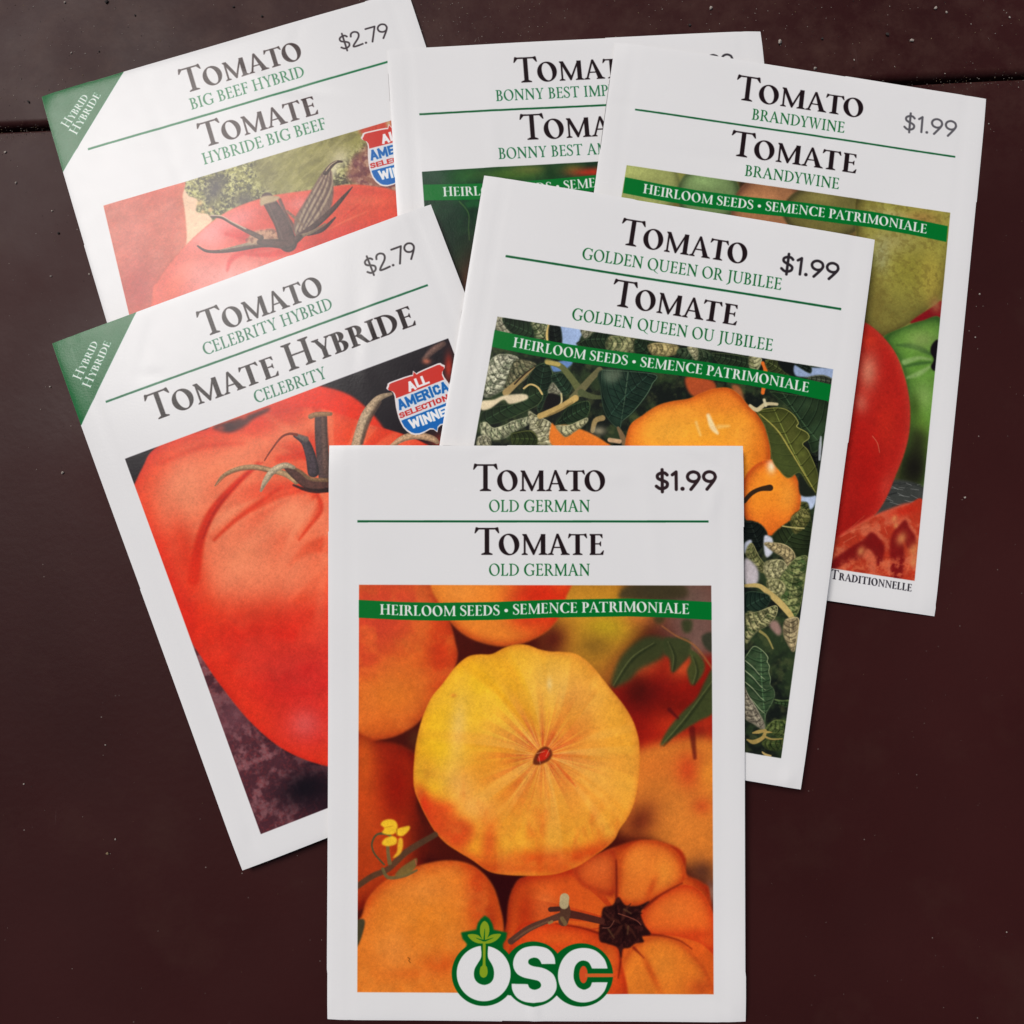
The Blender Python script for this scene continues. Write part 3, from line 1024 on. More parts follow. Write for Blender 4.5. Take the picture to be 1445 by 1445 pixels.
    A.glyphs('Tomate', (669.5, 785), (851.5, 785), 38.5, BLACK, st=.135)
    A.glyphs('OLD GERMAN', (690, 814.6), (832, 814.6), 17, GREEN, st=.115)
    price(A, '$1.99', (924, 692.3), (1013, 691.7), 27, 4.6, C(46, 32, 34), jit=.01)
    logo(A)
    return A


def logo(A):
    g, w, lime = C(0, 92, 32), C(*PAPER), C(132, 158, 30)
    q = lambda p: Z(620, 1270, p, 5.558)
    hole = C(214, 78, 34)

    def disc(cx, cy, rx, ry, col, f=.35):
        return A.shape(q(_arc(cx, cy, rx, ry, 0, 350, 36)), col, feather=f)
    A.shape(q([(355, 130), (325, 155), (300, 190), (288, 240), (168, 262), (180, 310), (215, 352), (200, 400), (500, 400), (497, 350), (522, 310), (530, 262), (425, 240), (415, 195), (390, 152)]), g, smooth=False, feather=.4)
    disc(346, 582, 250, 250, g)
    disc(738, 580, 240, 252, g)
    disc(1110, 588, 250, 246, g)
    A.shape(q([(460, 480), (640, 480), (640, 750), (545, 748), (460, 720)]), g, smooth=False, feather=.3)
    A.shape(q([(860, 430), (930, 425), (1000, 450), (1000, 720), (940, 752), (860, 740)]), g, smooth=False, feather=.3)
    # O with the seed and sprout
    disc(346, 580, 211, 215, w)
    A.shape(q([(328, 340), (378, 340), (378, 430), (384, 465), (408, 505), (424, 545), (427, 590), (418, 628), (392, 656), (350, 668), (308, 656), (280, 628), (270, 590), (276, 545), (298, 505), (322, 465), (329, 430)]), g, feather=.35)
    A.shape(q([(341, 330), (361, 330), (361, 500), (372, 530), (378, 570), (368, 600), (345, 613), (322, 600), (314, 570), (322, 530), (339, 500)]), lime, feather=.35)
    A.shape(q([(354, 172), (378, 190), (390, 225), (388, 270), (366, 318), (350, 325), (334, 310), (318, 265), (320, 215), (334, 186)]), lime, feather=.35)
    A.shape(q([(221, 282), (262, 274), (305, 284), (338, 318), (350, 345), (300, 345), (252, 322)]), lime, feather=.35)
    A.shape(q([(482, 276), (444, 272), (402, 282), (366, 312), (350, 345), (400, 344), (450, 318)]), lime, feather=.35)
    for p in ([(355, 235), (350, 320)], [(288, 305), (345, 326)], [(420, 303), (356, 326)]):
        A.line(q(p), [.5, 2.0], g, feather=.3)
    # S
    S = [(908, 503), (900, 450), (868, 402), (820, 374), (740, 363), (662, 378), (608, 418), (580, 474), (580, 530), (608, 580), (658, 608), (720, 622), (776, 636), (796, 665), (784, 690), (745, 703), (708, 690), (692, 660)]
    S2 = [(565, 658), (572, 710), (606, 764), (665, 796), (740, 803), (818, 794), (880, 756), (914, 702), (916, 645), (894, 588), (850, 552), (800, 532), (732, 520), (698, 500), (700, 472), (730, 456), (764, 458), (786, 476), (800, 503)]
    p1 = spline(np.array(q(S)), False)
    p2 = spline(np.array(q(S2)), False)
    A.shape(np.concatenate([p1, p2]), w, smooth=False, feather=.35)
    # C
    c1 = [(1318, 538), (1290, 462), (1220, 398), (1125, 378), (1030, 402), (958, 478), (928, 588), (952, 692), (1022, 772), (1120, 802), (1220, 780), (1288, 720), (1318, 645)]
    c2 = [(1195, 645), (1182, 678), (1154, 697), (1124, 701), (1082, 678), (1056, 630), (1051, 582), (1062, 522), (1092, 486), (1130, 476), (1170, 492), (1195, 538)]
    A.shape(np.concatenate([spline(np.array(q(c1)), False), spline(np.array(q(c2)), False)]), w, smooth=False, feather=.35)
    disc(1128, 585, 33, 67, hole)
    A.shape(q([(1140, 577), (1362, 577), (1362, 605), (1140, 605)]), C(212, 96, 40), smooth=False, feather=.3)


# ------------------------------------------------------------------ Celebrity: one big red fruit
def art_celeb():
    A = Art(PK['celeb'][0], C(*PAPER))
    base = start_pic(A, C(30, 24, 30))
    z = lambda p: Z(180, 540, p)
    y = lambda p: Z(400, 440, p)
    # ground below
    g = A.shape([(200, 880), (300, 900), (360, 1020), (470, 1080), (700, 1080), (700, 1250), (300, 1250)], C(78, 46, 52), feather=8)
    A.mottle(g, 10, C(140, 96, 98), .8, 2, .46, .66, octs=5)
    A.mottle(g, 3, C(122, 56, 58), .5, 5, .5, .7)
    A.glow(330, 1010, 26, 44, C(112, 72, 78), .7, rot=.9)
    A.glow(432, 1112, 40, 26, C(24, 20, 26), .95, rot=-.3)
    A.glow(500, 1130, 60, 34, C(26, 20, 26), .95)
    # back fruit (upper right)
    m = A.shape([(300, 600), (400, 540), (450, 546), (495, 560), (530, 590), (560, 628), (640, 700), (500, 760), (300, 700)], C(214, 58, 34), feather=1.5)
    A.glow(470, 580, 60, 30, C(216, 54, 32), .6, clip=m)
    A.glow(330, 618, 60, 40, C(218, 96, 62), .8, clip=m)
    A.glow(640, 628, 26, 14, C(214, 70, 40), .9)
    A.glow(634, 520, 6, 20, C(190, 60, 40), .8)
    # main fruit
    P = [(217, 638), (250, 620), (300, 606), (345, 592), (395, 580), (450, 578), (520, 600), (620, 640), (760, 760), (800, 900), (760, 1010), (660, 1070), (560, 1092), (470, 1083), (405, 1060), (355, 1020), (312, 968), (286, 930), (262, 893), (225, 830), (190, 760), (180, 720), (190, 690), (204, 660)]
    m = tomato(A, P, C(214, 66, 36), C(200, 42, 26), 9, .7, feather=1.0)
    q = A.inter(A.mask([(240, 700), (300, 650), (380, 620), (470, 640), (700, 700), (700, 860), (470, 862), (330, 850), (270, 790)], 22), m)
    A.put(q, C(222, 104, 70), .85)
    A.glow(262, 695, 36, 52, C(228, 140, 108), .95, rot=.35, clip=m)
    A.glow(325, 650, 50, 22, C(222, 118, 84), .7, clip=m, rot=-.3)
    A.glow(420, 610, 60, 16, C(220, 108, 74), .8, clip=m, rot=-.3)
    A.glow(340, 700, 30, 36, C(222, 128, 94), .7, rot=.9, clip=m)
    A.glow(345, 795, 54, 48, C(230, 142, 110), .95, clip=m)
    A.glow(330, 740, 26, 30, C(228, 136, 104), .7, clip=m, rot=.8)
    A.glow(415, 730, 34, 26, C(226, 140, 106), .85, clip=m)
    A.glow(400, 800, 60, 40, C(218, 106, 78), .6, clip=m)
    A.glow(462, 745, 12, 40, C(224, 130, 98), .7, clip=m)
    A.glow(225, 800, 26, 80, C(204, 44, 28), .85, rot=-.35, clip=m)
    A.glow(260, 860, 26, 60, C(198, 38, 26), .7, rot=-.3, clip=m)
    A.glow(380, 905, 110, 46, C(196, 44, 32), .9, clip=m)
    A.glow(450, 868, 90, 24, C(204, 58, 38), .6, clip=m)
    A.glow(420, 960, 90, 60, C(186, 40, 40), .8, clip=m)
    A.glow(440, 1030, 60, 40, C(198, 54, 50), .8, clip=m)
    A.glow(432, 1022, 22, 20, C(214, 110, 104), .6, clip=m)
    A.glow(500, 950, 60, 80, C(186, 40, 44), .6, clip=m)
    # folds
    f = C(206, 56, 30)
    for pts, w, a in (([(360, 662), (330, 690), (300, 725), (285, 760), (278, 800)], [4, 7, 10, 12, 14], 1), ([(400, 690), (370, 710), (330, 735), (300, 760)], [3, 9, 9, 6], .65),
                      ([(440, 690), (400, 700), (360, 722)], [14, 10, 4], .8), ([(445, 700), (450, 720), (430, 745), (420, 760)], [10, 9, 8, 3], .75), ([(230, 655), (290, 632), (345, 628)], [5, 7, 4], .7),
                      ([(480, 770), (440, 775), (410, 800)], [30, 16, 4], .6), ([(395, 650), (430, 645), (470, 652)], [10, 12, 12], .8), ([(470, 820), (420, 850)], [40, 10], .4)):
        A.line(pts, w, f, a, feather=4.5, clip=m)
    A.radial(m, 470, 680, C(200, 48, 26), .6, 3.0, 20, 260, 5, .5, .66, .6)
    A.radial(m, 470, 680, C(232, 140, 104), .5, 3.4, 20, 240, 8, .52, .68, .6)
    for gx, gy, gr, gs, ga, gt in ((258, 700, 34, 50, .75, .3), (330, 655, 52, 22, .6, -.3), (345, 790, 58, 50, .8, 0), (418, 735, 36, 28, .8, 0), (400, 810, 70, 36, .6, 0), (405, 615, 60, 14, .6, -.3), (322, 735, 24, 34, .6, .8)):
        A.glow(gx, gy, gr, gs, C(230, 138, 100), ga, rot=gt, clip=m)
    A.line([(366, 656), (332, 688), (302, 724), (284, 764), (274, 820)], [3, 7, 10, 12, 16], C(192, 42, 22), .85, feather=4, clip=m)
    A.line([(360, 662), (330, 692), (304, 726), (288, 762)], [1, 3, 4, 2], C(160, 30, 18), .7, feather=1.8, clip=m)
    A.line([(398, 690), (368, 712), (332, 738), (304, 764)], [2, 6, 6, 4], C(200, 56, 30), .8, feather=3, clip=m)
    A.line([(450, 700), (455, 722), (436, 748), (424, 764)], [6, 6, 5, 2], C(196, 52, 28), .8, feather=3, clip=m)
    A.glow(270, 800, 16, 70, C(204, 50, 28), .7, rot=-.3, clip=m)
    A.shape(z([(610, 320), (700, 290), (860, 240), (1010, 185), (990, 215), (900, 260), (830, 320), (740, 360), (660, 350)]), C(54, 34, 38), .95, feather=2)
    A.line([(372, 655), (335, 685), (300, 722), (283, 765)], [1, 3, 4, 3], C(196, 48, 26), .8, feather=2, clip=m)
    A.glow(345, 590, 5, 4, C(190, 70, 48), .8)
    A.glow(313, 606, 6, 4, C(176, 70, 52), .7)
    A.mottle(m, 60, C(226, 122, 90), .15, 7)
    # stalk and sepals
    A.bark = True
    br = C(84, 66, 62)
    A.line(z([(1372, 260), (1375, 420), (1398, 640), (1420, 720)]), [17, 17, 18, 20], C(84, 66, 64), feather=.9)
    mm = A.line(z([(1390, 250), (1400, 420), (1410, 640)]), [7, 9, 9], C(112, 86, 76), .7, feather=2)
    A.line(z([(1300, 250), (1345, 235), (1440, 232)]), [7, 7, 5], C(170, 132, 96), feather=.8)
    A.line(z([(1190, 385), (1260, 430), (1300, 530), (1320, 640)]), [5, 11, 14, 16], C(70, 58, 64), feather=.8)
    A.line(z([(1200, 380), (1265, 410)]), [4, 8], C(140, 124, 112), .8, feather=1.4)
    A.line(z([(975, 560), (1020, 490), (1090, 400), (1150, 372), (1200, 380)]), [1.5, 2, 2.6, 3.2, 4], C(166, 70, 46), feather=.6)
    A.line(z([(625, 740), (680, 670), (780, 620), (900, 605), (1020, 630), (1130, 660), (1200, 710)]), [1.2, 4, 5.5, 6.5, 7, 8, 8], C(190, 156, 116), feather=.7)
    A.line(z([(640, 735), (700, 672), (800, 632), (920, 625), (1050, 655)]), [.6, 1.6, 2, 2, 2], C(120, 84, 58), .8, feather=.6)
    A.line(z([(1120, 600), (1200, 660), (1290, 725), (1420, 745)]), [7, 14, 16, 16], C(86, 56, 50), feather=.8)
    A.line(z([(1160, 600), (1230, 640), (1300, 690), (1420, 700)]), [2, 4, 5, 5], C(160, 126, 90), .8, feather=1.2)
    A.line(z([(950, 775), (985, 700), (1040, 630), (1120, 595), (1180, 610)]), [3, 8, 9, 8, 5], C(202, 180, 148), feather=.7)
    A.line(z([(1180, 735), (1260, 765), (1340, 778), (1420, 770)]), [2, 4, 5, 6], C(46, 22, 24), .8, feather=1.5)
    A.line(y([(520, 960), (550, 850), (590, 740), (650, 650), (700, 610), (765, 590)]), [14, 14, 14, 11, 8, 4], C(188, 164, 134), feather=.8)
    A.line(y([(560, 940), (590, 830), (630, 740), (690, 650)]), [4, 5, 5, 3], C(130, 106, 88), .7, feather=1.5)
    A.line(y([(770, 960), (850, 905), (950, 885), (1050, 905), (1090, 930)]), [6, 9, 10, 9, 6], C(198, 164, 130), feather=.9)
    A.line(y([(1000, 340), (1060, 280), (1130, 235)]), [6, 9, 7], C(140, 108, 96), .8, feather=2.4)
    A.glow(603, 512, 6, 4, C(206, 120, 90), .8)
    rect = [(180.5, 650), (635, 484), (885 - 20, 975), (367, 1174.5)]
    rect = picrect(A)
    finish_pic(A, base, rect, .028, 1.06, 1.01)
    A.glyphs('Tomato', (288.5, 477), (458.5, 416), 38.5, BLACK, st=.135)
    A.glyphs('CELEBRITY HYBRID', (290.5, 502.5), (471.5, 436.5), 17.5, C(24, 104, 68), st=.115)
    rule(A, (150.5, 568.5), (604.5, 403.5), 3.0, C(10, 100, 60))
    A.glyphs('Tomate Hybride', (216, 597), (588.5, 460), 39, BLACK, st=.135)
    A.glyphs('CELEBRITY', (363, 571), (463.5, 535), 17.5, C(24, 104, 68), st=.115)
    price(A, '$2.79', (519.5, 390), (593, 362.5), 25, 2.6, C(70, 60, 64))
    corner_flash(A, [(66, 480), (192.3, 437), (192.3, 440), (115.8, 601), (110, 601)], ((114.5, 537.5), (139.5, 484)), ((128, 549), (157.5, 484)))
    award(A, (584.4, 526.4), math.radians(-21.5), 1.0)
    return A


# ------------------------------------------------------------------ Golden Queen: yellow fruit on the vine
def wleaf(A, pts, col, lite, k, wr=.6, edge=.5, rib=None, scale=9, ea=.8, clip=None):
    """crinkled leaf: puckered light patches and dark folds along one direction."""
    m = A.shape(pts, col, feather=.7, clip=clip)
    if m is None:
        return None
    rot = k * 1.1
    dark = wr < .45
    A.mottle(m, scale * 2.4, col * .6, .6, k + 3, .42, .58)
    A.mottle(m, scale * 1.1, lite * .72, wr * (.6 if dark else 1), k + 1, .44, .56, ax=1.8, rot=rot)
    if not dark:
        A.mottle(m, scale * .9, np.clip(lite * 1.12, 0, 1), wr * .85, k, .42, .58, ax=1.5, rot=rot + .25, octs=3)
        A.mottle(m, scale * .6, col * .4, .55, k + 5, .50, .62, ax=1.5, rot=rot - .2, octs=3)
        A.rim(m, 2.2, col * .4, .35, (0, -1.2))
    else:
        A.rim(m, 5, col * .5, .5, (1.5, 2))
        p = np.asarray(pts)
        A.line(np.concatenate([p, p[:1]]), .9, lite * 1.3, .28, feather=.6, clip=clip)
    # midrib and side veins along the leaf's long axis
    p = np.asarray(pts, float)
    cen = p.mean(0)
    w_, v_ = np.linalg.eigh(np.cov((p - cen).T))
    ax_, sd_ = v_[:, 1], v_[:, 0]
    if ax_[1] < 0:
        ax_ = -ax_
    la, lb = ((p - cen) @ ax_).min(), ((p - cen) @ ax_).max()
    wd = np.abs((p - cen) @ sd_).max()
    if lb - la > 12:
        vc, sh = (col * 1.9 + .04 if dark else np.clip(lite * 1.1, 0, 1)), col * .35
        A.line([cen + ax_ * la * .95, cen + sd_ * wd * .06, cen + ax_ * lb * .95], [.8, 1.2, .6], vc, .5, feather=.6, clip=m)
        nv = int(np.clip((lb - la) / 7, 3, 8))
        for i in range(nv):
            o = la + (lb - la) * (i + .6) / (nv + .4)
            for sg in (-1, 1):
                a0 = cen + ax_ * o
                a1 = a0 + sd_ * sg * wd * .5 + ax_ * wd * -.22
                a2 = a0 + sd_ * sg * wd * .95 + ax_ * wd * -.62
                A.line([a0 + ax_ * .9, a1 + ax_ * .9, a2 + ax_ * .9], [2.2, 2.4, 1.2], sh, .5, feather=1.1, clip=m)
                A.line([a0, a1, a2], [.8, .7, .4], vc, .38, feather=.6, clip=m)
    if edge:
        n = len(p)
        A.line(p[:n // 2 + 1], [edge * .4, edge * 1.6, edge * .4], lite * 1.05, ea, feather=.5, clip=clip)
    if rib:
        A.line(rib, [2, 1.2, .6], lite, .8, feather=.6, clip=m)
    return m


def art_golden():
    A = Art(PK['golden'][0], C(*PAPER))
    base = start_pic(A, C(26, 30, 26))
    a = lambda p: Z(660, 440, p)
    b = lambda p: Z(920, 480, p)
    c = lambda p: Z(1030, 720, p)
    d = lambda p: Z(1000, 890, p, 6.285)
    dk, md, cr, sky = C(40, 56, 38), C(66, 82, 50), C(206, 200, 156), C(150, 170, 202)
    A.mottle(A.full(), 22, C(50, 64, 40), .8, 3)
    A.mottle(A.full(), 9, C(86, 92, 56), .4, 6, .52, .7)
    A.shape(a([(640, 100), (810, 120), (790, 200), (770, 250), (660, 230)]), sky, feather=.8)
    A.shape(a([(590, 380), (700, 350), (740, 370), (680, 420), (600, 430)]), C(96, 124, 168), feather=1)
    # foliage upper strip and left
    wleaf(A, a([(205, 50), (260, 60), (300, 140), (320, 170), (210, 140)]), C(150, 148, 118), C(206, 200, 172), 1, .6, .3)
    wleaf(A, a([(250, 50), (450, 80), (470, 190), (380, 180), (300, 150)]), dk, C(70, 84, 58), 2, .3, .3)
    wleaf(A, a([(450, 80), (560, 100), (560, 210), (480, 200), (470, 150)]), md, cr, 3, .5, .6)
    A.line(a([(575, 100), (560, 160), (562, 215)]), [3, 3.5, 3], C(206, 178, 110), feather=.8)
    wleaf(A, a([(580, 100), (650, 110), (660, 240), (580, 220)]), C(28, 34, 30), md, 4, .3, 0)
    wleaf(A, a([(800, 130), (920, 150), (880, 210), (830, 200)]), C(140, 142, 112), C(206, 200, 168), 5, .7, .4)
    wleaf(A, a([(770, 240), (850, 190), (900, 150), (1000, 170), (980, 280)]), dk, C(80, 90, 62), 6, .4, .4)
    wleaf(A, a([(1010, 180), (1200, 200), (1190, 290), (990, 280)]), C(98, 108, 72), C(178, 172, 124), 7, .7, .5)
    wleaf(A, a([(1190, 200), (1290, 230), (1260, 310), (1180, 300)]), dk, md, 8, .3, .3)
    wleaf(A, a([(1270, 250), (1340, 230), (1480, 250), (1460, 310), (1320, 320)]), C(150, 138, 90), C(206, 186, 130), 9, .6, .4)
    wleaf(A, b([(190, 70), (330, 70), (420, 110), (400, 190), (200, 140)]), C(40, 58, 40), C(88, 100, 72), 10, .5, .5)
    wleaf(A, b([(250, 60), (320, 70), (310, 150)]), C(150, 150, 114), cr, 2, .6, .3)
    wleaf(A, b([(420, 100), (560, 110), (700, 140), (720, 220), (500, 190)]), C(44, 56, 38), C(82, 92, 60), 3, .4, .4)
    wleaf(A, b([(690, 120), (770, 140), (740, 220), (690, 200)]), C(130, 132, 88), cr, 4, .6, .4)
    A.line(b([(780, 170), (800, 230), (780, 380)]), [5, 6, 5], C(206, 104, 40), feather=.8)
    wleaf(A, b([(800, 150), (900, 150), (920, 220), (960, 260), (830, 230)]), C(70, 78, 44), C(120, 124, 74), 5, .4, .4)
    A.shape(b([(890, 150), (1010, 170), (1020, 250), (930, 230)]), C(24, 26, 24), feather=1)
    A.shape(b([(1010, 180), (1120, 200), (1280, 210), (1270, 290), (1100, 270), (1010, 255)]), C(140, 156, 184), feather=.8)
    wleaf(A, b([(1000, 165), (1110, 190), (1115, 240), (1040, 200)]), C(34, 42, 36), md, 6, .3, 0)
    wleaf(A, b([(1100, 270), (1200, 255), (1280, 290), (1270, 330), (1120, 300)]), C(70, 76, 60), C(120, 120, 96), 7, .4, .3)
    # left cluster
    wleaf(A, a([(150, 360), (230, 310), (350, 330), (340, 400), (300, 490), (250, 560), (120, 610), (130, 440)]), C(120, 126, 100), C(204, 200, 172), 8, .85, .3, scale=6)
    wleaf(A, a([(340, 350), (480, 380), (420, 470), (330, 540), (260, 560), (290, 450)]), C(84, 92, 66), C(160, 150, 114), 9, .7, .4, scale=6)
    wleaf(A, a([(470, 400), (560, 370), (600, 450), (590, 520), (550, 620), (500, 720), (480, 600), (420, 520)]), C(34, 52, 38), C(84, 100, 70), 10, .35, .7)
    wleaf(A, a([(590, 460), (660, 440), (740, 480), (720, 580), (640, 600), (600, 520)]), C(38, 58, 42), C(84, 100, 74), 11, .35, .3)
    wleaf(A, a([(600, 510), (640, 560), (660, 590), (570, 580)]), C(166, 164, 132), C(206, 200, 172), 2, .5, .3)
    A.shape(a([(570, 590), (640, 600), (650, 640), (610, 690), (540, 690)]), C(26, 24, 24), feather=1)
    A.line(a([(660, 590), (660, 650), (620, 700)]), [2.5, 2.5, 2], C(190, 176, 130), feather=.6)
    A.line(a([(470, 400), (380, 480), (270, 580)]), [2, 6, 10], C(150, 128, 84), feather=.9)
    A.line(a([(480, 390), (400, 450), (330, 520)]), [1, 2, 2], C(40, 32, 24), .9, feather=.6)
    wleaf(A, a([(400, 560), (440, 520), (500, 540), (530, 600), (500, 660), (430, 700), (300, 760), (170, 800), (90, 790), (100, 720), (200, 680), (340, 650)]), C(42, 60, 38), C(88, 100, 64), 3, .35, .5, scale=12)
    A.line(a([(395, 550), (440, 522), (490, 540), (525, 590)]), 2.5, C(196, 168, 110), feather=.6)
    A.shape(a([(100, 640), (180, 630), (260, 600), (400, 590), (420, 625), (300, 660), (250, 630), (160, 690), (95, 700)]), C(206, 190, 156), feather=.7)
    wleaf(A, a([(90, 800), (130, 790), (180, 830), (260, 810), (320, 780), (440, 750), (430, 800), (340, 850), (260, 900), (170, 910), (100, 880)]), C(112, 122, 90), C(200, 196, 160), 4, .8, .5, scale=6)
    wleaf(A, a([(430, 710), (480, 740), (590, 800), (620, 900), (600, 960), (470, 930), (440, 850), (440, 790)]), C(150, 148, 110), C(212, 206, 168), 5, .8, .4, scale=7)
    wleaf(A, a([(310, 870), (440, 850), (490, 900), (470, 960), (330, 960)]), C(52, 64, 34), C(110, 112, 60), 6, .4, .5)
    wleaf(A, a([(70, 900), (120, 880), (160, 910), (150, 960), (70, 960)]), C(140, 138, 108), C(206, 200, 170), 7, .7, .3, scale=5)
    # stems
    st = C(92, 96, 60)
    A.line(a([(560, 360), (650, 390), (700, 440), (760, 520), (800, 580)]), [8, 8, 9, 10, 12], st, feather=.9)
    A.line(a([(560, 365), (640, 380)]), [6, 6], C(176, 156, 90), .9, feather=1)
    A.line(a([(930, 420), (870, 480), (800, 560), (740, 620)]), [9, 9, 11, 10], C(100, 96, 66), feather=.9)
    A.line(a([(800, 580), (880, 610), (960, 612)]), [10, 7, 5], C(76, 82, 54), feather=.9)
    A.line(a([(760, 620), (680, 670), (600, 710), (510, 745)]), [9, 9, 9, 8], C(178, 150, 92), feather=.9)
    A.line(a([(740, 650), (640, 710), (560, 745)]), [2, 3, 2], C(110, 92, 56), .7, feather=1)
    # centre leaves
    wleaf(A, a([(710, 680), (840, 640), (860, 700), (820, 770), (700, 800), (620, 810), (660, 750)]), C(36, 54, 36), C(80, 96, 60), 8, .4, .4)
    A.shape(a([(590, 800), (620, 815), (700, 810), (850, 860), (970, 930), (980, 960), (610, 960)]), C(212, 116, 44), feather=.8)
    wleaf(A, a([(620, 815), (720, 810), (840, 760), (830, 800), (760, 850), (700, 890), (670, 880)]), C(150, 148, 110), C(200, 194, 150), 9, .7, .4, scale=7)
    wleaf(A, a([(950, 420), (1310, 450), (1300, 520), (1250, 610), (1160, 720), (1090, 780), (1070, 830), (1010, 790), (960, 700), (940, 560)]), C(36, 56, 44), C(80, 100, 78), 10, .3, .8, scale=14, rib=a([(1130, 440), (1110, 600), (1075, 820)]), ea=.9)
    for i in range(6):
        yy = 470 + i * 48
        A.line(a([(1122 - i * 8, yy + 30), (1050 - i * 2, yy), (985 + i * 6, yy - 18)]), .9, C(20, 32, 28), .8, feather=.7)
        A.line(a([(1122 - i * 8, yy + 30), (1190 - i * 10, yy), (1260 - i * 18, yy - 20)]), .9, C(20, 32, 28), .8, feather=.7)
    A.shape(a([(960, 425), (1090, 430), (1050, 500), (980, 510)]), C(150, 158, 130), .45, feather=3)
    A.line(a([(1060, 830), (1085, 880), (1110, 945)]), [4, 7, 9], C(112, 92, 66), feather=.9)
    A.line(a([(950, 760), (900, 780), (880, 850)]), [8, 7, 6], C(140, 120, 80), feather=1)
    A.line(a([(1000, 915), (1070, 925)]), 6, C(176, 146, 112), feather=1)
    A.glow(845, 610, 10, 6, C(170, 160, 130), .7)
    # main fruit
    A.shape(b([(240, 270), (430, 300), (430, 400), (280, 400)]), C(160, 74, 40), feather=1.4)
    A.shape(b([(560, 330), (620, 340), (650, 450), (600, 420)]), C(150, 92, 56), feather=1.6)
    P = b([(-180, 900), (-165, 640), (-60, 540), (40, 475), (140, 445), (260, 425), (350, 385), (450, 352), (540, 350), (610, 395), (670, 465), (740, 535), (800, 640), (830, 760), (825, 880), (780, 980), (720, 1050), (640, 1100), (400, 1200), (0, 1150)])
    m = tomato(A, P, C(226, 150, 46), C(190, 84, 32), 10, .95, feather=.9)
    A.rim(m, 26, C(206, 104, 34), .55, (3, -6))
    A.glow(895, 605, 14, 22, C(212, 96, 32), .7, clip=m)
    A.glow(960, 585, 50, 16, C(224, 146, 54), .6, clip=m)
    A.glow(1020, 570, 40, 18, C(212, 116, 44), .6, clip=m)
    A.glow(940, 615, 50, 26, C(230, 164, 62), .7, clip=m)
    A.glow(1050, 620, 30, 30, C(222, 148, 58), .6, clip=m)
    A.glow(1072, 650, 16, 50, C(206, 104, 30), .6, clip=m)
    A.rim(m, 5, C(150, 58, 20), .6, (-2, -2))
    A.line(b([(395, 540), (425, 620), (460, 665)]), [5, 8, 4], C(240, 216, 180), .75, feather=2.2)
    A.line(b([(310, 590), (340, 680)]), [4, 3], C(236, 196, 130), .55, feather=2.2)
    A.line(b([(470, 620), (540, 615)]), [6, 3], C(238, 200, 130), .5, feather=2.8)
    A.shape(b([(1020, 1090), (1150, 1100), (1140, 1180), (1100, 1200), (1040, 1140)]), C(172, 184, 206), feather=1)
    wleaf(A, b([(960, 1180), (1060, 1150), (1100, 1170), (1110, 1300), (1000, 1330)]), C(58, 68, 36), C(130, 126, 72), 5, .6, .4, scale=6)
    # second fruit
    q = tomato(A, b(_arc(835, 1118, 212, 266, 0, 345, 22)), C(222, 132, 42), C(184, 76, 28), 10, .95, feather=.9)
    A.glow(1090, 740, 26, 22, C(212, 104, 36), .7, clip=q)
    A.glow(1112, 700, 14, 22, C(226, 148, 56), .6, clip=q)
    A.glow(1088, 660, 6, 9, C(240, 222, 190), .8, clip=q)
    A.line(b([(650, 1145), (700, 1090), (760, 1060), (830, 1050)]), [6, 6, 6, 9], C(52, 38, 26), feather=.8)
    # right leaves
    R = wleaf(A, b([(830, 370), (960, 390), (1240, 440), (1230, 640), (1190, 760), (1130, 800), (1110, 740), (1060, 640), (1020, 560), (960, 480)]), C(48, 66, 44), C(84, 100, 62), 2, .3, .2, scale=14)
    wleaf(A, b([(1100, 780), (1160, 830), (1190, 700), (1170, 900), (1180, 960)]), C(24, 26, 24), md, 3, .3, 0)
    A.line(b([(1190, 690), (1185, 760), (1180, 850)]), [2, 4, 3], C(190, 194, 200), .8, feather=1.2)
    lf = wleaf(A, b([(740, 510), (820, 490), (920, 490), (990, 530), (1030, 590), (1020, 620), (1090, 660), (1105, 700), (1060, 740), (1100, 790), (1150, 900), (1168, 980), (1160, 1100), (1100, 1030), (1040, 940), (960, 980), (900, 930), (850, 860), (830, 740), (790, 600)]), C(92, 98, 46), C(150, 146, 80), 4, .25, .8, scale=16)
    A.shape(b([(760, 530), (860, 640), (960, 780), (1050, 930), (960, 978), (900, 930), (850, 860), (830, 740), (790, 600)]), C(62, 72, 38), .7, feather=2, clip=lf)
    A.line(b([(760, 530), (880, 640), (970, 780), (1060, 930), (1150, 1080)]), [1.5, 2, 2, 1.6, 1], C(160, 150, 76), .9, feather=.6)
    A.shape(b([(1040, 960), (1100, 1030), (1155, 1100), (1045, 1100)]), C(34, 38, 30), feather=1)
    A.line(b([(690, 470), (740, 500), (800, 460), (880, 460)]), [4, 6, 5, 4], C(190, 176, 136), feather=1)
    A.line(b([(790, 430), (800, 470)]), [4, 4], C(196, 186, 150), feather=1)
    # lower right column
    wleaf(A, c([(330, 150), (470, 60), (570, 80), (545, 340), (460, 330), (420, 250), (330, 240), (290, 210)]), C(44, 54, 32), C(76, 84, 48), 6, .3, .3, scale=14)
    wleaf(A, c([(430, 60), (520, 0), (560, 60), (520, 130), (450, 170)]), C(86, 90, 46), C(156, 148, 90), 7, .6, .4, scale=5)
    A.line(c([(370, 120), (440, 130), (520, 135)]), 2, C(176, 164, 104), .9)
    wleaf(A, c([(100, 90), (200, 100), (260, 170), (240, 240), (180, 310), (100, 210)]), C(26, 32, 28), C(62, 70, 52), 8, .4, .3)
    A.shape(c([(240, 190), (290, 200), (300, 240), (270, 260), (300, 300), (260, 340), (240, 300)]), C(186, 188, 196), feather=.8)
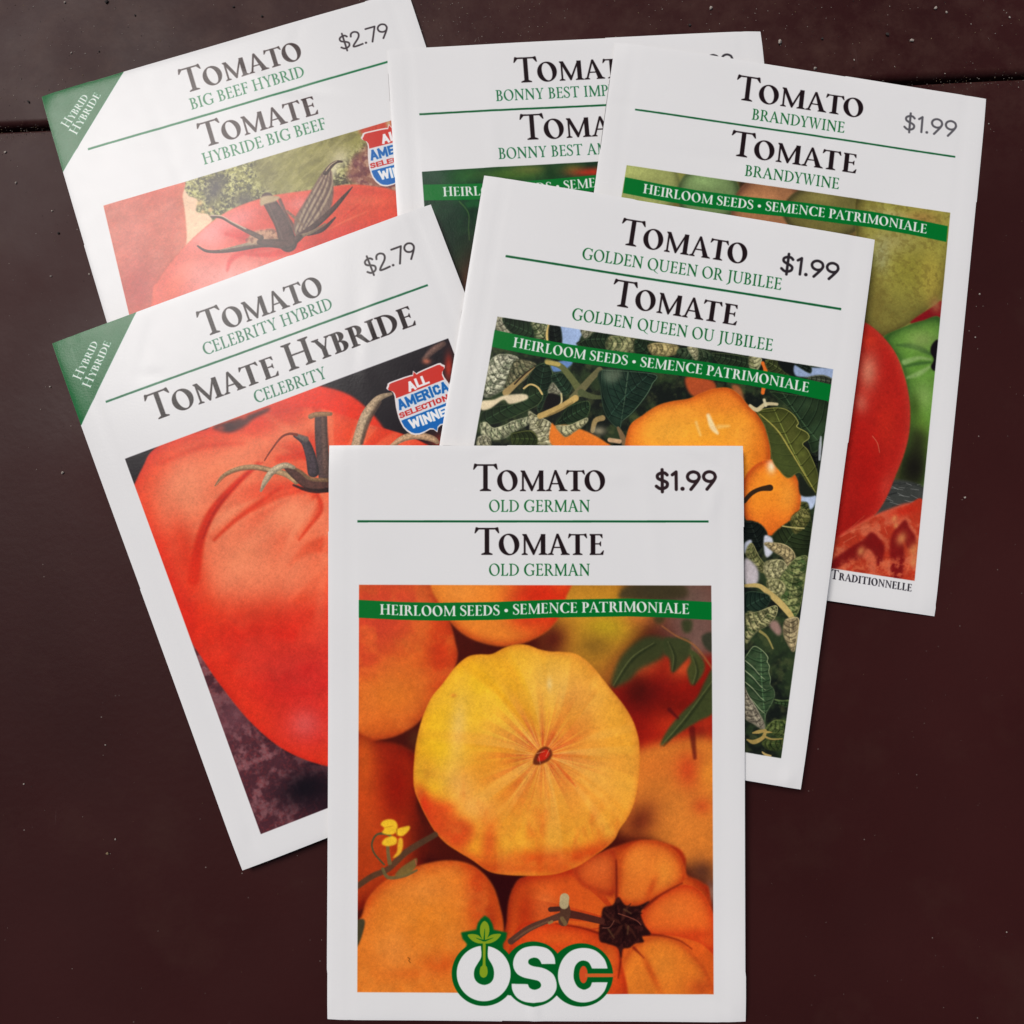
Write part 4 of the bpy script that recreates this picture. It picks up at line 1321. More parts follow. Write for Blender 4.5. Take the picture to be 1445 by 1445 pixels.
    A.shape(c([(100, 240), (150, 220), (140, 300), (100, 310)]), C(170, 174, 186), feather=1)
    wleaf(A, c([(240, 240), (330, 240), (400, 260), (450, 310), (455, 370), (400, 400), (370, 340), (290, 290)]), C(150, 136, 98), C(206, 186, 136), 9, .6, .6, scale=6)
    wleaf(A, c([(110, 300), (150, 240), (200, 330), (250, 400), (240, 450), (180, 420), (130, 360)]), C(96, 104, 62), C(168, 160, 108), 10, .6, .5, scale=6)
    wleaf(A, c([(250, 370), (360, 360), (400, 420), (370, 480), (280, 500), (240, 450)]), C(140, 138, 96), C(200, 192, 144), 11, .8, .4, scale=6)
    A.shape(c([(100, 350), (180, 400), (200, 480), (170, 540), (100, 520)]), C(176, 168, 170), feather=1.2)
    wleaf(A, c([(400, 420), (460, 350), (545, 340), (520, 520), (490, 690), (440, 780), (380, 700), (350, 620), (400, 560), (350, 500)]), C(72, 92, 52), C(152, 154, 100), 3, .8, .5, scale=7)
    wleaf(A, c([(260, 500), (350, 500), (390, 560), (340, 620), (280, 590)]), C(130, 132, 84), C(196, 188, 138), 4, .7, .3, scale=6)
    A.line(c([(100, 540), (200, 540), (270, 590), (350, 660), (420, 740), (450, 790)]), [4, 6, 8, 9, 8, 5], C(176, 154, 96), feather=.9)
    wleaf(A, c([(100, 600), (150, 580), (260, 600), (280, 640), (230, 710), (150, 740), (100, 720)]), C(34, 50, 40), C(64, 82, 62), 5, .4, .4)
    wleaf(A, c([(105, 740), (200, 720), (320, 680), (325, 740), (280, 810), (200, 850), (150, 900), (105, 940)]), C(80, 90, 56), C(188, 178, 128), 6, .8, .5, scale=6)
    A.shape(c([(290, 790), (330, 790), (360, 850), (340, 890), (280, 830)]), C(140, 112, 102), feather=1.2)
    A.line(c([(210, 860), (260, 900), (300, 980)]), [4, 3, 2], C(138, 128, 76), feather=.8)
    wleaf(A, c([(390, 780), (480, 770), (470, 900), (450, 1000), (410, 960), (375, 870)]), C(150, 132, 100), C(206, 188, 140), 7, .6, .8, scale=7)
    L = wleaf(A, d([(300, 280), (350, 200), (400, 145), (470, 180), (520, 240), (515, 280), (535, 320), (530, 370), (545, 430), (540, 480), (570, 520), (582, 570), (560, 640), (510, 730), (495, 800), (495, 880), (440, 830), (300, 700)]), C(62, 84, 56), C(140, 150, 112), 8, .35, .8, scale=8)
    for yy in (0, 90, 190, 300):
        A.line(d([(320, 270 + yy), (390, 330 + yy), (450, 400 + yy), (500, 440 + yy)]), [1.6, 1.4, 1.2, .6], C(160, 168, 130), .8, feather=.5, clip=L)
        A.line(d([(320, 284 + yy), (390, 344 + yy), (450, 414 + yy)]), 2, C(34, 48, 34), .6, feather=.9, clip=L)
    for i in range(14):
        A.line(d([(430 + i * 3, 250 + i * 38), (520 + i * 3, 262 + i * 36)]), 1.0, C(30, 46, 32), .7, feather=.6, clip=L)
    wleaf(A, d([(300, 470), (345, 570), (400, 660), (480, 800), (490, 880), (400, 830), (300, 740)]), C(140, 130, 112), C(186, 176, 150), 9, .6, .5, scale=7)
    A.line(d([(585, 615), (650, 630), (720, 622)]), [1.6, 3, 2.5], C(92, 108, 66), feather=.7)
    wleaf(A, d([(580, 640), (700, 630), (690, 680), (640, 660)]), C(48, 66, 40), md, 2, .3, 0)
    wleaf(A, d([(500, 880), (580, 800), (690, 810), (670, 960), (600, 940)]), C(60, 78, 42), C(120, 128, 74), 3, .5, .4, scale=6)
    wleaf(A, d([(470, 1000), (540, 960), (670, 960), (650, 1050), (540, 1060)]), C(54, 70, 38), C(106, 112, 62), 4, .5, .4, scale=6)
    for p, w in (([(390, 910), (440, 900), (490, 890)], [2, 5, 4]), ([(340, 970), (400, 990), (480, 950), (500, 890)], [2, 6, 5, 4]), ([(500, 900), (560, 905)], [4, 1]), ([(490, 940), (560, 965), (650, 962)], [3, 2, 1.2])):
        A.line(d(p), w, C(150, 128, 74), feather=.8)
    A.line(d([(475, 1080), (500, 1100), (550, 1112)]), [2, 3, 2], C(176, 150, 96), feather=.8)
    rect = [(702, 448.5), (1175.5, 522.5), (1102, 1070.5), (604, 987)]
    finish_pic(A, base, rect, .03, 1.0, 1.06)
    band(A, (698, 467.6), (1172.5, 544), 25.3)
    A.glyphs('Tomato', (873.5, 345), (1052.5, 374.5), 38, BLACK, st=.135)
    A.glyphs('GOLDEN QUEEN OR JUBILEE', (821, 366.5), (1101.5, 410.5), 17, GREEN, st=.12)
    rule(A, (713.7, 362.7), (1187, 437.3), 3.2)
    A.glyphs('Tomate', (861.5, 432), (1038.5, 461), 38, BLACK, st=.135)
    A.glyphs('GOLDEN QUEEN OU JUBILEE', (806.5, 452.5), (1089, 497), 17, GREEN, st=.12)
    price(A, '$1.99', (1100, 384.5), (1184, 397.5), 25, 3.9, C(44, 38, 42), jit=.02)
    return A


# ------------------------------------------------------------------ Brandywine
def art_brandy():
    A = Art(PK['brandy'][0], C(*PAPER))
    base = start_pic(A, C(120, 112, 52))
    a = lambda p: Z(860, 220, p)
    b = lambda p: Z(1100, 260, p)
    c = lambda p: Z(1140, 540, p)
    A.glow(890, 240, 24, 20, C(176, 180, 130), 1)
    A.glow(935, 255, 36, 18, C(150, 158, 84), .9)
    A.glow(985, 258, 12, 20, C(60, 74, 44), .9)
    A.glow(1005, 262, 22, 16, C(116, 146, 86), .9)
    A.glow(1047, 266, 7, 22, C(40, 26, 20), .95, rot=.25)
    m = A.shape(a([(990, 200), (1300, 230), (1445, 270), (1445, 350), (960, 300)]), C(160, 104, 70), feather=3)
    A.glow(1110, 275, 20, 8, C(184, 140, 76), .8, rot=.1)
    A.glow(1135, 283, 18, 8, C(146, 104, 50), .8)
    A.glow(1165, 283, 14, 10, C(92, 94, 50), .9)
    A.glow(1195, 287, 20, 9, C(98, 88, 46), .9)
    A.glow(900, 275, 60, 4, C(80, 50, 44), .8, rot=.14)
    A.glow(1050, 305, 90, 5, C(96, 66, 56), .8, rot=.14)
    A.glow(1170, 325, 60, 8, C(106, 78, 52), .9, rot=.16)
    for cx_, cy_, rx_, ry_, c1_, c2_ in ((900, 262, 60, 46, (150, 156, 92), (96, 98, 56)), (1000, 275, 44, 40, (112, 134, 84), (54, 66, 40)), (1085, 300, 52, 50, (158, 108, 72), (92, 58, 44)), (1165, 300, 60, 38, (112, 104, 56), (62, 56, 36))):
        q_ = tomato(A, _arc(cx_, cy_, rx_, ry_, 0, 345, 20), C(*c1_), C(*c2_), 7, .9, feather=1.6)
        A.glow(cx_ - 8, cy_ - 18, 22, 10, np.clip(C(*c1_) * 1.25, 0, 1), .7, clip=q_)
    # big green-gold fruit
    m = tomato(A, b([(540, 100), (700, 60), (1250, 60), (1300, 300), (1200, 560), (1150, 740), (1080, 840), (930, 970), (730, 1080), (600, 1000), (560, 600)]), C(152, 146, 66), C(76, 68, 34), 12, .95, feather=1.0)
    A.glow(1260, 308, 30, 10, C(182, 170, 116), .8, clip=m, rot=.25)
    A.glow(1300, 312, 26, 14, C(164, 122, 66), .8, clip=m)
    A.glow(1262, 345, 34, 20, C(160, 150, 98), .8, clip=m)
    A.glow(1244, 365, 12, 22, C(172, 172, 134), .7, clip=m)
    A.glow(1285, 380, 34, 40, C(138, 130, 50), .7, clip=m)
    A.glow(1315, 400, 18, 44, C(172, 150, 64), .6, clip=m)
    A.glow(1236, 430, 20, 40, C(108, 94, 46), .7, clip=m)
    A.glow(1270, 440, 40, 22, C(112, 104, 50), .6, clip=m)
    A.mottle(m, 5, C(110, 96, 44), .4, 3, .5, .64)
    A.shape(b([(1140, 830), (1090, 860), (960, 945), (920, 985), (1000, 975), (1140, 960)]), C(132, 24, 30), feather=1)
    A.glow(1320, 432, 8, 10, C(160, 108, 70), .7)
    # ribbed green fruit
    g = tomato(A, b([(730, 1085), (860, 1020), (1000, 970), (1140, 960), (1180, 1300), (1150, 1700), (1120, 2200), (900, 2300), (850, 2100), (900, 1800), (905, 1500), (860, 1280), (780, 1150)]), C(96, 140, 56), C(46, 78, 34), 8, .8, feather=1.0)
    for k, (p, w) in enumerate((([(830, 1140), (950, 1150), (1060, 1200)], [3, 8, 5]), ([(880, 1260), (980, 1230), (1060, 1240)], [8, 5, 3]), ([(880, 1290), (970, 1270), (1060, 1260)], [2, 5, 3]), ([(900, 1370), (980, 1340), (1060, 1290)], [3, 7, 3]))):
        A.line(b(p), w, C(136, 166, 100) if k % 2 else C(58, 92, 44), .8, feather=2.4, clip=g)
    A.glow(1300, 480, 22, 14, C(134, 152, 86), .7, clip=g)
    A.glow(1303, 560, 14, 20, C(132, 164, 88), .8, clip=g)
    A.glow(1300, 620, 14, 40, C(94, 124, 44), .8, clip=g)
    A.glow(1290, 575, 8, 20, C(60, 80, 30), .7, clip=g)
    A.shape(c([(720, 300), (700, 440), (640, 600), (600, 700), (800, 760), (840, 400), (780, 330)]), C(48, 52, 30), feather=7, clip=None)
    A.glow(1290, 660, 16, 22, C(30, 28, 22), .95)
    A.shape(b([(1110, 1100), (1070, 1140), (1062, 1190), (1085, 1240), (1065, 1290), (1090, 1320), (1140, 1300), (1150, 1150)]), C(26, 20, 24), feather=1)
    # straw
    s = A.shape(c([(600, 690), (820, 740), (800, 880), (640, 900), (460, 960), (540, 830)]), C(64, 66, 62), feather=1.5)
    rr = random.Random(4)
    for i in range(46):
        x, y = rr.uniform(480, 800), rr.uniform(700, 930)
        t = rr.uniform(-.3, .5)
        L = rr.uniform(30, 130)
        A.line(c([(x, y), (x + L * math.cos(t), y + L * math.sin(t))]), .7, C(*([150, 152, 146] if i % 3 else [30, 32, 32])), .6, feather=.4, smooth=False, clip=s)
    # red fruit
    r = tomato(A, [(1140, 440), (1200, 450), (1223, 458), (1243, 474), (1262, 498), (1275, 530), (1282, 560), (1284, 590), (1281, 620), (1273, 648), (1264, 670), (1253, 697), (1240, 720), (1226, 735), (1190, 770), (1120, 780)], C(176, 36, 28), C(190, 66, 50), 7, .6, feather=.8)
    A.glow(1225, 525, 13, 26, C(206, 128, 100), .85, clip=r, rot=.1)
    A.glow(1215, 570, 10, 14, C(202, 110, 88), .75, clip=r)
    A.glow(1225, 480, 18, 12, C(204, 62, 38), .6, clip=r, rot=.6)
    A.glow(1222, 660, 26, 60, C(168, 26, 20), .7, clip=r)
    A.glow(1250, 600, 16, 40, C(186, 44, 28), .6, clip=r)
    A.glow(1205, 740, 30, 30, C(156, 26, 20), .6, clip=r)
    A.glow(1250, 685, 8, 18, C(196, 66, 50), .6, clip=r, rot=.35)
    A.line(c([(455, 380), (490, 430), (505, 495)]), .9, C(206, 120, 90), .8)
    A.line(c([(240, 1080), (400, 940)]), .8, C(196, 90, 60), .6)
    # cut half
    k0 = A.shape(c([(60, 1150), (160, 1140), (250, 1060), (440, 950), (600, 884), (700, 852), (830, 846), (830, 900)]), C(206, 84, 60), feather=1.2)
    k = A.shape(c([(140, 1160), (250, 1080), (440, 965), (600, 900), (700, 868), (820, 862), (800, 1500), (60, 1500)]), C(178, 56, 34), feather=1)
    A.mottle(k, 16, C(212, 112, 78), .7, 2, .44, .60)
    A.glow(1275, 722, 22, 8, C(190, 40, 24), .8, rot=-.3, clip=k)
    dkr = C(122, 22, 22)
    A.shape(c([(170, 1260), (290, 1170), (390, 1110), (450, 1055), (520, 1120), (540, 1190), (500, 1310), (470, 1220), (420, 1170), (370, 1240), (300, 1260), (180, 1320)]), dkr, .9, feather=1.6)
    A.shape(c([(600, 1060), (650, 1000), (690, 970), (720, 1030), (760, 1090), (750, 1170), (700, 1160), (670, 1100), (680, 1250), (650, 1420), (600, 1420), (580, 1280), (580, 1140)]), dkr, .9, feather=1.6)
    A.glow(1148, 800, 22, 12, C(110, 18, 18), .6)
    for x, y, w in ((660, 1100, 9), (745, 1180, 10), (745, 1265, 7), (610, 960, 5), (375, 1190, 7), (620, 1010, 4)):
        A.glow(1140 + x / 5, 540 + y / 5, w * .7, w, C(208, 130, 78), .85, rot=.5)
    A.mottle(A.inter(A.mask(c([(280, 1250), (700, 1250), (760, 1400), (280, 1340)]), 3), k), 5, C(214, 104, 66), .7, 5)
    for p in ([(230, 1090), (330, 1040), (430, 1020)], [(250, 1130), (340, 1080)], [(540, 1020), (560, 1070)], [(570, 1260), (575, 1360)]):
        A.line(c(p), 1, C(214, 112, 80), .6)
    finish_pic(A, base, [(884.3, 234), (1340.5, 301), (1290.5, 819.5), (800, 746)], .03, .96, 1.0)
    band(A, (882, 251), (1337, 320), 25.3)
    A.glyphs('Tomato', (1037, 140.8), (1217, 167.5), 36, BLACK, st=.135)
    A.glyphs('BRANDYWINE', (1061, 169.5), (1191, 188.6), 16, GREEN, st=.12)
    rule(A, (896.3, 155.2), (1348, 221.7), 2.6)
    A.glyphs('Tomate', (1029.5, 219.5), (1207.5, 246), 36, BLACK, st=.135)
    A.glyphs('BRANDYWINE', (1051, 249), (1183, 268.4), 16, GREEN, st=.12)
    price(A, '$1.99', (1274.5, 183.5), (1351, 194), 24, 3.1, C(92, 90, 94))
    A.glyphs('Traditionnelle', (1172, 816.5), (1286, 834.5), 12.5, C(30, 26, 34), st=.14, sc=.78)
    return A


# ------------------------------------------------------------------ Big Beef
def art_beef():
    A = Art(PK['big_beef'][0], C(*PAPER))
    base = start_pic(A, C(150, 140, 90))
    a = lambda p: Z(140, 160, p)
    b = lambda p: Z(380, 160, p)
    # lettuce and cloth background
    m = A.shape(a([(540, 480), (1000, 300), (2300, -40), (2300, 500), (1400, 620), (900, 740), (620, 760)]), C(132, 128, 74), feather=1.5)
    A.mottle(m, 13, C(84, 80, 52), .95, 3, .44, .56)
    A.mottle(m, 7, C(176, 172, 104), .75, 6, .50, .62)
    A.mottle(m, 26, C(66, 58, 54), .6, 8, .5, .62)
    A.mottle(m, 3.6, C(58, 56, 40), .75, 2, .50, .60)
    A.mottle(m, 3.0, C(206, 202, 142), .7, 5, .52, .62)
    A.glow(305, 268, 10, 22, C(62, 54, 58), .8, rot=.2)
    A.glow(345, 285, 16, 12, C(66, 58, 58), .8)
    q = A.shape(b([(-20, 240), (700, 60), (700, 180), (600, 270), (500, 330), (420, 420), (300, 540), (60, 580), (-60, 480)]), C(138, 132, 76), feather=5)
    A.mottle(q, 26, C(112, 106, 62), .6, 2, .45, .6, ax=2.5, rot=-.3)
    A.mottle(q, 12, C(166, 158, 104), .5, 9, .5, .64, ax=3, rot=-.5)
    A.glow(480, 225, 14, 18, C(206, 196, 160), .7, rot=.6)
    A.glow(470, 245, 6, 16, C(216, 206, 176), .7, rot=.5)
    q = A.shape(b([(560, 420), (600, 330), (660, 270), (760, 200), (1100, 200), (1100, 620), (860, 560), (600, 510)]), C(138, 92, 78), feather=3)
    A.mottle(q, 6, C(196, 160, 134), .7, 4, .48, .62)
    A.mottle(q, 7, C(96, 46, 56), .7, 7, .5, .62)
    A.shape(b([(680, 100), (1100, 0), (1100, 400), (700, 180)]), C(186, 70, 54), feather=2.5)
    A.glow(549, 176, 4, 7, C(190, 176, 130), .8)
    # pale wedge
    A.shape(a([(585, 560), (640, 590), (700, 620), (690, 700), (770, 720), (800, 780), (700, 880), (600, 960)]), C(224, 188, 156), feather=.9)
    for x, y, r in ((715, 640, 22), (790, 690, 16), (735, 700, 14)):
        A.glow(140 + x / 5, 160 + y / 5, r / 5, r / 5, C(206, 172, 120), .9)
    # left fruit
    m = A.shape(a([(0, 630), (560, 470), (590, 600), (612, 760), (616, 930), (560, 1100), (400, 1320), (330, 1450), (100, 1450)]), C(186, 92, 74), feather=1)
    A.rim(m, 8, C(190, 100, 66), .5)
    A.mottle(m, 18, C(206, 122, 104), .5, 3, .45, .65, ax=1.8, rot=-.4)
    A.mottle(m, 3, C(206, 110, 84), .35, 8, .48, .66, ax=1.8, rot=-.4)
    A.glow(185, 330, 26, 30, C(196, 110, 98), .5, clip=m)
    A.glow(195, 410, 30, 40, C(160, 62, 60), .7, clip=m)
    A.glow(215, 270, 40, 20, C(190, 78, 62), .6, clip=m, rot=-.3)
    # front fruit
    P = a([(380, 1330), (420, 1200), (500, 1080), (620, 940), (760, 810), (900, 710), (1060, 640), (1240, 590), (1400, 566), (1560, 545), (1740, 515), (1900, 520), (2100, 560), (2400, 700), (2700, 1000), (2700, 2200), (380, 2200)])
    m = tomato(A, P, C(200, 72, 58), C(212, 92, 68), 7, .8, feather=.8)
    A.glow(300, 330, 44, 26, C(226, 158, 156), .85, clip=m, rot=-.6)
    A.glow(330, 395, 80, 36, C(228, 160, 152), .9, clip=m, rot=-.2)
    A.glow(340, 310, 30, 14, C(222, 128, 124), .8, clip=m, rot=-.5)
    A.glow(425, 290, 20, 12, C(224, 140, 134), .7, clip=m)
    A.glow(250, 400, 14, 50, C(222, 106, 82), .8, clip=m, rot=.6)
    A.glow(275, 385, 26, 20, C(228, 150, 140), .6, clip=m)
    A.glow(340, 332, 24, 8, C(196, 60, 58), .7, clip=m, rot=.1)
    for p, w in (([(1340, 935), (1050, 985), (940, 1040), (910, 1120)], [6, 8, 7, 2]), ([(1240, 900), (1100, 870), (980, 870)], [8, 7, 3]), ([(1400, 940), (1250, 1000), (1060, 1010)], [10, 9, 3]), ([(900, 860), (1050, 900)], [3, 6])):
        A.line(a(p), w, C(194, 52, 52), .7, feather=3, clip=m)
    A.glow(505, 305, 60, 22, C(204, 78, 52), .8, clip=m, rot=-.1)
    A.glow(470, 340, 60, 14, C(196, 60, 50), .7, clip=m, rot=-.35)
    A.glow(520, 285, 40, 9, C(214, 100, 72), .7, clip=m)
    A.line(b([(420, 830), (560, 760), (700, 700)]), [1, 2, 1], C(222, 120, 84), .6, feather=1.5, clip=m)
    A.line(b([(530, 740), (640, 650)]), 1.5, C(180, 46, 38), .6, feather=1.6, clip=m)
    # stalk and sepals
    A.bark = True
    dk, lt = C(90, 64, 58), C(196, 178, 146)
    A.line(a([(700, 945), (760, 980), (850, 985), (980, 970), (1150, 935), (1300, 930)]), [2, 3.5, 4.5, 6, 9, 12], C(92, 66, 58), feather=.6)
    A.line(a([(860, 975), (1000, 945), (1120, 920), (1260, 905)]), [1, 3, 6, 6], lt, .85, feather=.8)
    A.shape(a([(1050, 920), (1090, 850), (1180, 830), (1240, 830), (1280, 900), (1260, 930), (1120, 935)]), C(182, 148, 118), .9, feather=1.2)
    A.mottle(A.mask(a([(1050, 920), (1090, 850), (1240, 830), (1280, 900), (1260, 930)]), 1), 4, C(112, 70, 56), .7, 3)
    A.line(a([(800, 735), (870, 745), (950, 790), (1050, 840), (1150, 890)]), [4, 3.5, 4, 6, 7], C(104, 78, 68), feather=.6)
    A.line(a([(795, 728), (870, 735), (940, 775), (1040, 825)]), [2, 1.5, 1.5, 2], C(206, 184, 160), .8, feather=.5)
    A.line(a([(1340, 930), (1300, 800), (1240, 690), (1190, 610)]), [24, 21, 19, 17], C(88, 62, 58), feather=1.0)
    A.line(a([(1400, 850), (1330, 740), (1280, 620)]), [6, 5, 4], C(112, 86, 78), .7, feather=1.4)
    A.line(a([(1300, 900), (1245, 760), (1200, 660)]), [2, 2, 2], C(110, 90, 80), .6, feather=1)
    A.shape(a([(1140, 640), (1150, 600), (1220, 590), (1280, 600), (1250, 630), (1180, 650), (1150, 665)]), C(178, 156, 122), feather=.8)
    # tall striped sepal
    s = A.shape(b([(190, 870), (185, 760), (240, 660), (300, 560), (350, 470), (400, 410), (440, 410), (455, 500), (455, 600), (430, 700), (380, 770), (300, 830), (230, 880)]), C(116, 94, 82), feather=1.0)
    for o, c2 in ((0, lt), (34, C(84, 62, 58)), (60, lt), (96, C(80, 58, 54)), (120, lt), (160, C(78, 56, 54)), (190, lt)):
        A.line(b([(190 + o * .5, 850 - o * .2), (260 + o * .6, 680), (340 + o * .55, 530), (405 + o * .22, 420)]), [3, 3.4, 2.6, 1.4], c2, .55, feather=1.1, clip=s)
    A.mottle(s, 3, C(66, 46, 46), .35, 5, .5, .64, ax=.4)
    A.line(b([(400, 430), (440, 380), (480, 352), (515, 350)]), [7, 6, 4, 3], C(96, 74, 66), feather=.6)
    A.line(b([(405, 415), (440, 372), (480, 346)]), [1.5, 1.5, 1], lt, .8, feather=.5)
    A.line(b([(590, 530), (520, 610), (440, 700), (330, 800), (220, 880)]), [1, 5, 7, 8, 8], C(84, 58, 54), feather=.6)
    A.line(b([(470, 745), (380, 830), (280, 860)]), [2, 6, 6], C(80, 50, 50), feather=.8)
    A.line(b([(400, 790), (300, 850), (210, 880)]), [2, 4, 5], C(176, 150, 118), .8, feather=.8)
    A.line(b([(-60, 920), (60, 930), (140, 935), (220, 885)]), [8, 12, 12, 8], C(90, 64, 58), feather=1.2)
    A.mottle(A.mask(b([(-40, 560), (90, 560), (240, 860), (160, 960), (-60, 950)]), 2), 3.2, C(130, 104, 92), .0, 4)
    A.line(a([(1330, 700), (1400, 760), (1440, 800)]), [3, 4, 3], C(176, 140, 112), .7, feather=1)
    finish_pic(A, base, [(147, 291.5), (147 + 552 * .79, 291.5 - 552 * .232), (733, 607), (268, 750)] if False else picrect_b(A), .028)
    gr = C(40, 122, 76)
    A.glyphs('Tomato', (260, 133), (428.5, 84), 36, C(52, 34, 34), st=.135)
    A.glyphs('BIG BEEF HYBRID', (271, 155.7), (431.5, 109), 16.7, gr, st=.12)
    rule(A, (125, 211.7), (581, 78.5), 3.0, C(20, 112, 66))
    A.glyphs('Tomate', (286.5, 210), (450.5, 162.3), 36, C(52, 32, 34), st=.135)
    A.glyphs('HYBRIDE BIG BEEF', (289, 233.6), (462, 183.3), 16.7, gr, st=.12)
    price(A, '$2.79', (482, 72.5), (553, 51.5), 22.5, 2.4, C(84, 72, 78))
    corner_flash(A, [(50, 133), (174.5, 98), (174.5, 102), (89, 244), (82, 244)], ((96.5, 181.5), (126, 137.5)), ((108.5, 191.5), (143, 135)))
    award(A, (549.5, 178), math.radians(-14.5), .97)
    return A


def picrect_b(A):
    return [(147, 291.8), (582, 163), (741, 640), (263, 790)]


# ------------------------------------------------------------------ Bonny Best
def art_bonny():
    A = Art(PK['bonny'][0], C(*PAPER))
    base = start_pic(A, C(24, 56, 38))
    a = lambda p: Z(580, 220, p)
    A.mottle(A.full(), 30, C(18, 44, 32), .8, 3)
    A.mottle(A.full(), 14, C(40, 78, 50), .5, 6)
    A.glow(615, 250, 26, 16, C(44, 74, 56), .9)
    A.glow(655, 250, 24, 14, C(44, 92, 50), .9, rot=-.3)
    A.glow(720, 248, 50, 10, C(74, 104, 44), .8)
    A.glow(750, 240, 30, 8, C(112, 116, 60), .7)
    A.glow(778, 246, 10, 12, C(26, 54, 30), .9)
    A.glow(810, 240, 16, 8, C(110, 96, 48), .8)
    A.glow(835, 244, 26, 6, C(168, 54, 36), .95, rot=-.05)
    A.glow(900, 250, 50, 14, C(170, 50, 34), .9)
    A.line(a([(345, 330), (390, 380), (412, 430), (410, 520), (415, 600)]), 1.4, C(96, 128, 66), .7, feather=1)
    A.line(a([(412, 350), (440, 340), (470, 350)]), [10, 12, 10], C(30, 96, 50), .7, feather=4)
    A.line(a([(270, 670), (310, 730), (330, 800)]), 1.2, C(70, 112, 70), .7, feather=1)
    A.line(a([(320, 830), (350, 880)]), 3, C(60, 110, 56), .7, feather=1.5)
    A.glow(625, 330, 40, 40, C(14, 42, 30), .6)
    A.glow(640, 380, 30, 40, C(16, 50, 32), .5)
    for i in range(5):
        A.glow(690 + i * 70, 420 + (i % 3) * 90, 50, 60, C(*([150, 40, 28], [40, 80, 40])[i % 2]), .7)
    finish_pic(A, base, picrect_bo(A), .03)
    band(A, (597.6, 261.5), (1045.5, 240))
    gr = C(26, 108, 62)
    A.glyphs('Tomato', (727.5, 118), (905, 109), 37, BLACK, st=.135)
    A.glyphs('BONNY BEST IMPROVED', (701, 143.8), (925, 132.5), 16, gr, st=.12)
    rule(A, (592.3, 161.8), (1038, 140.5), 2.8)
    A.glyphs('Tomate', (736, 199), (912, 190), 37, BLACK, st=.135)
    A.glyphs('BONNY BEST AMÉLIORÉE', (704.8, 226), (938, 214), 16, gr, st=.12)
    price(A, '$1.99', (962, 102), (1038, 98), 24, 3.2, C(60, 56, 60))
    return A


def picrect_bo(A):
    return [(596, 243.3), (1044, 217.5), (1105, 725), (633, 767)]
# ================================================================= mesh and material helpers
def mesh_obj(name, verts, faces, mat, parent=None, uvs=None, smooth=True):
    me = bpy.data.meshes.new(name)
    me.from_pydata([tuple(map(float, v)) for v in verts], [], [tuple(map(int, f)) for f in faces])
    if uvs is not None:
        lay = me.uv_layers.new(name='print')
        vi = np.empty(len(me.loops), np.int32)
        me.loops.foreach_get('vertex_index', vi)
        lay.data.foreach_set('uv', np.asarray(uvs, np.float32)[vi].ravel())
    if smooth:
        me.polygons.foreach_set('use_smooth', [True] * len(me.polygons))
    me.materials.append(mat)
    me.update()
    o = bpy.data.objects.new(name, me)
    COL.objects.link(o)
    if parent is not None:
        o.parent = parent
    return o


def tag(o, label=None, cat=None, group=None, kind=None):
    for k, v in (('label', label), ('category', cat), ('group', group), ('kind', kind)):
        if v:
            o[k] = v
    return o


def nt(name):
    m = bpy.data.materials.new(name)
    m.use_nodes = True
    t = m.node_tree
    return m, t, t.nodes['Principled BSDF']


def node(t, kind, **kw):
    n = t.nodes.new(kind)
    for k, v in kw.items():
        if k in n.inputs:
            n.inputs[k].default_value = v
        else:
            setattr(n, k, v)
    return n


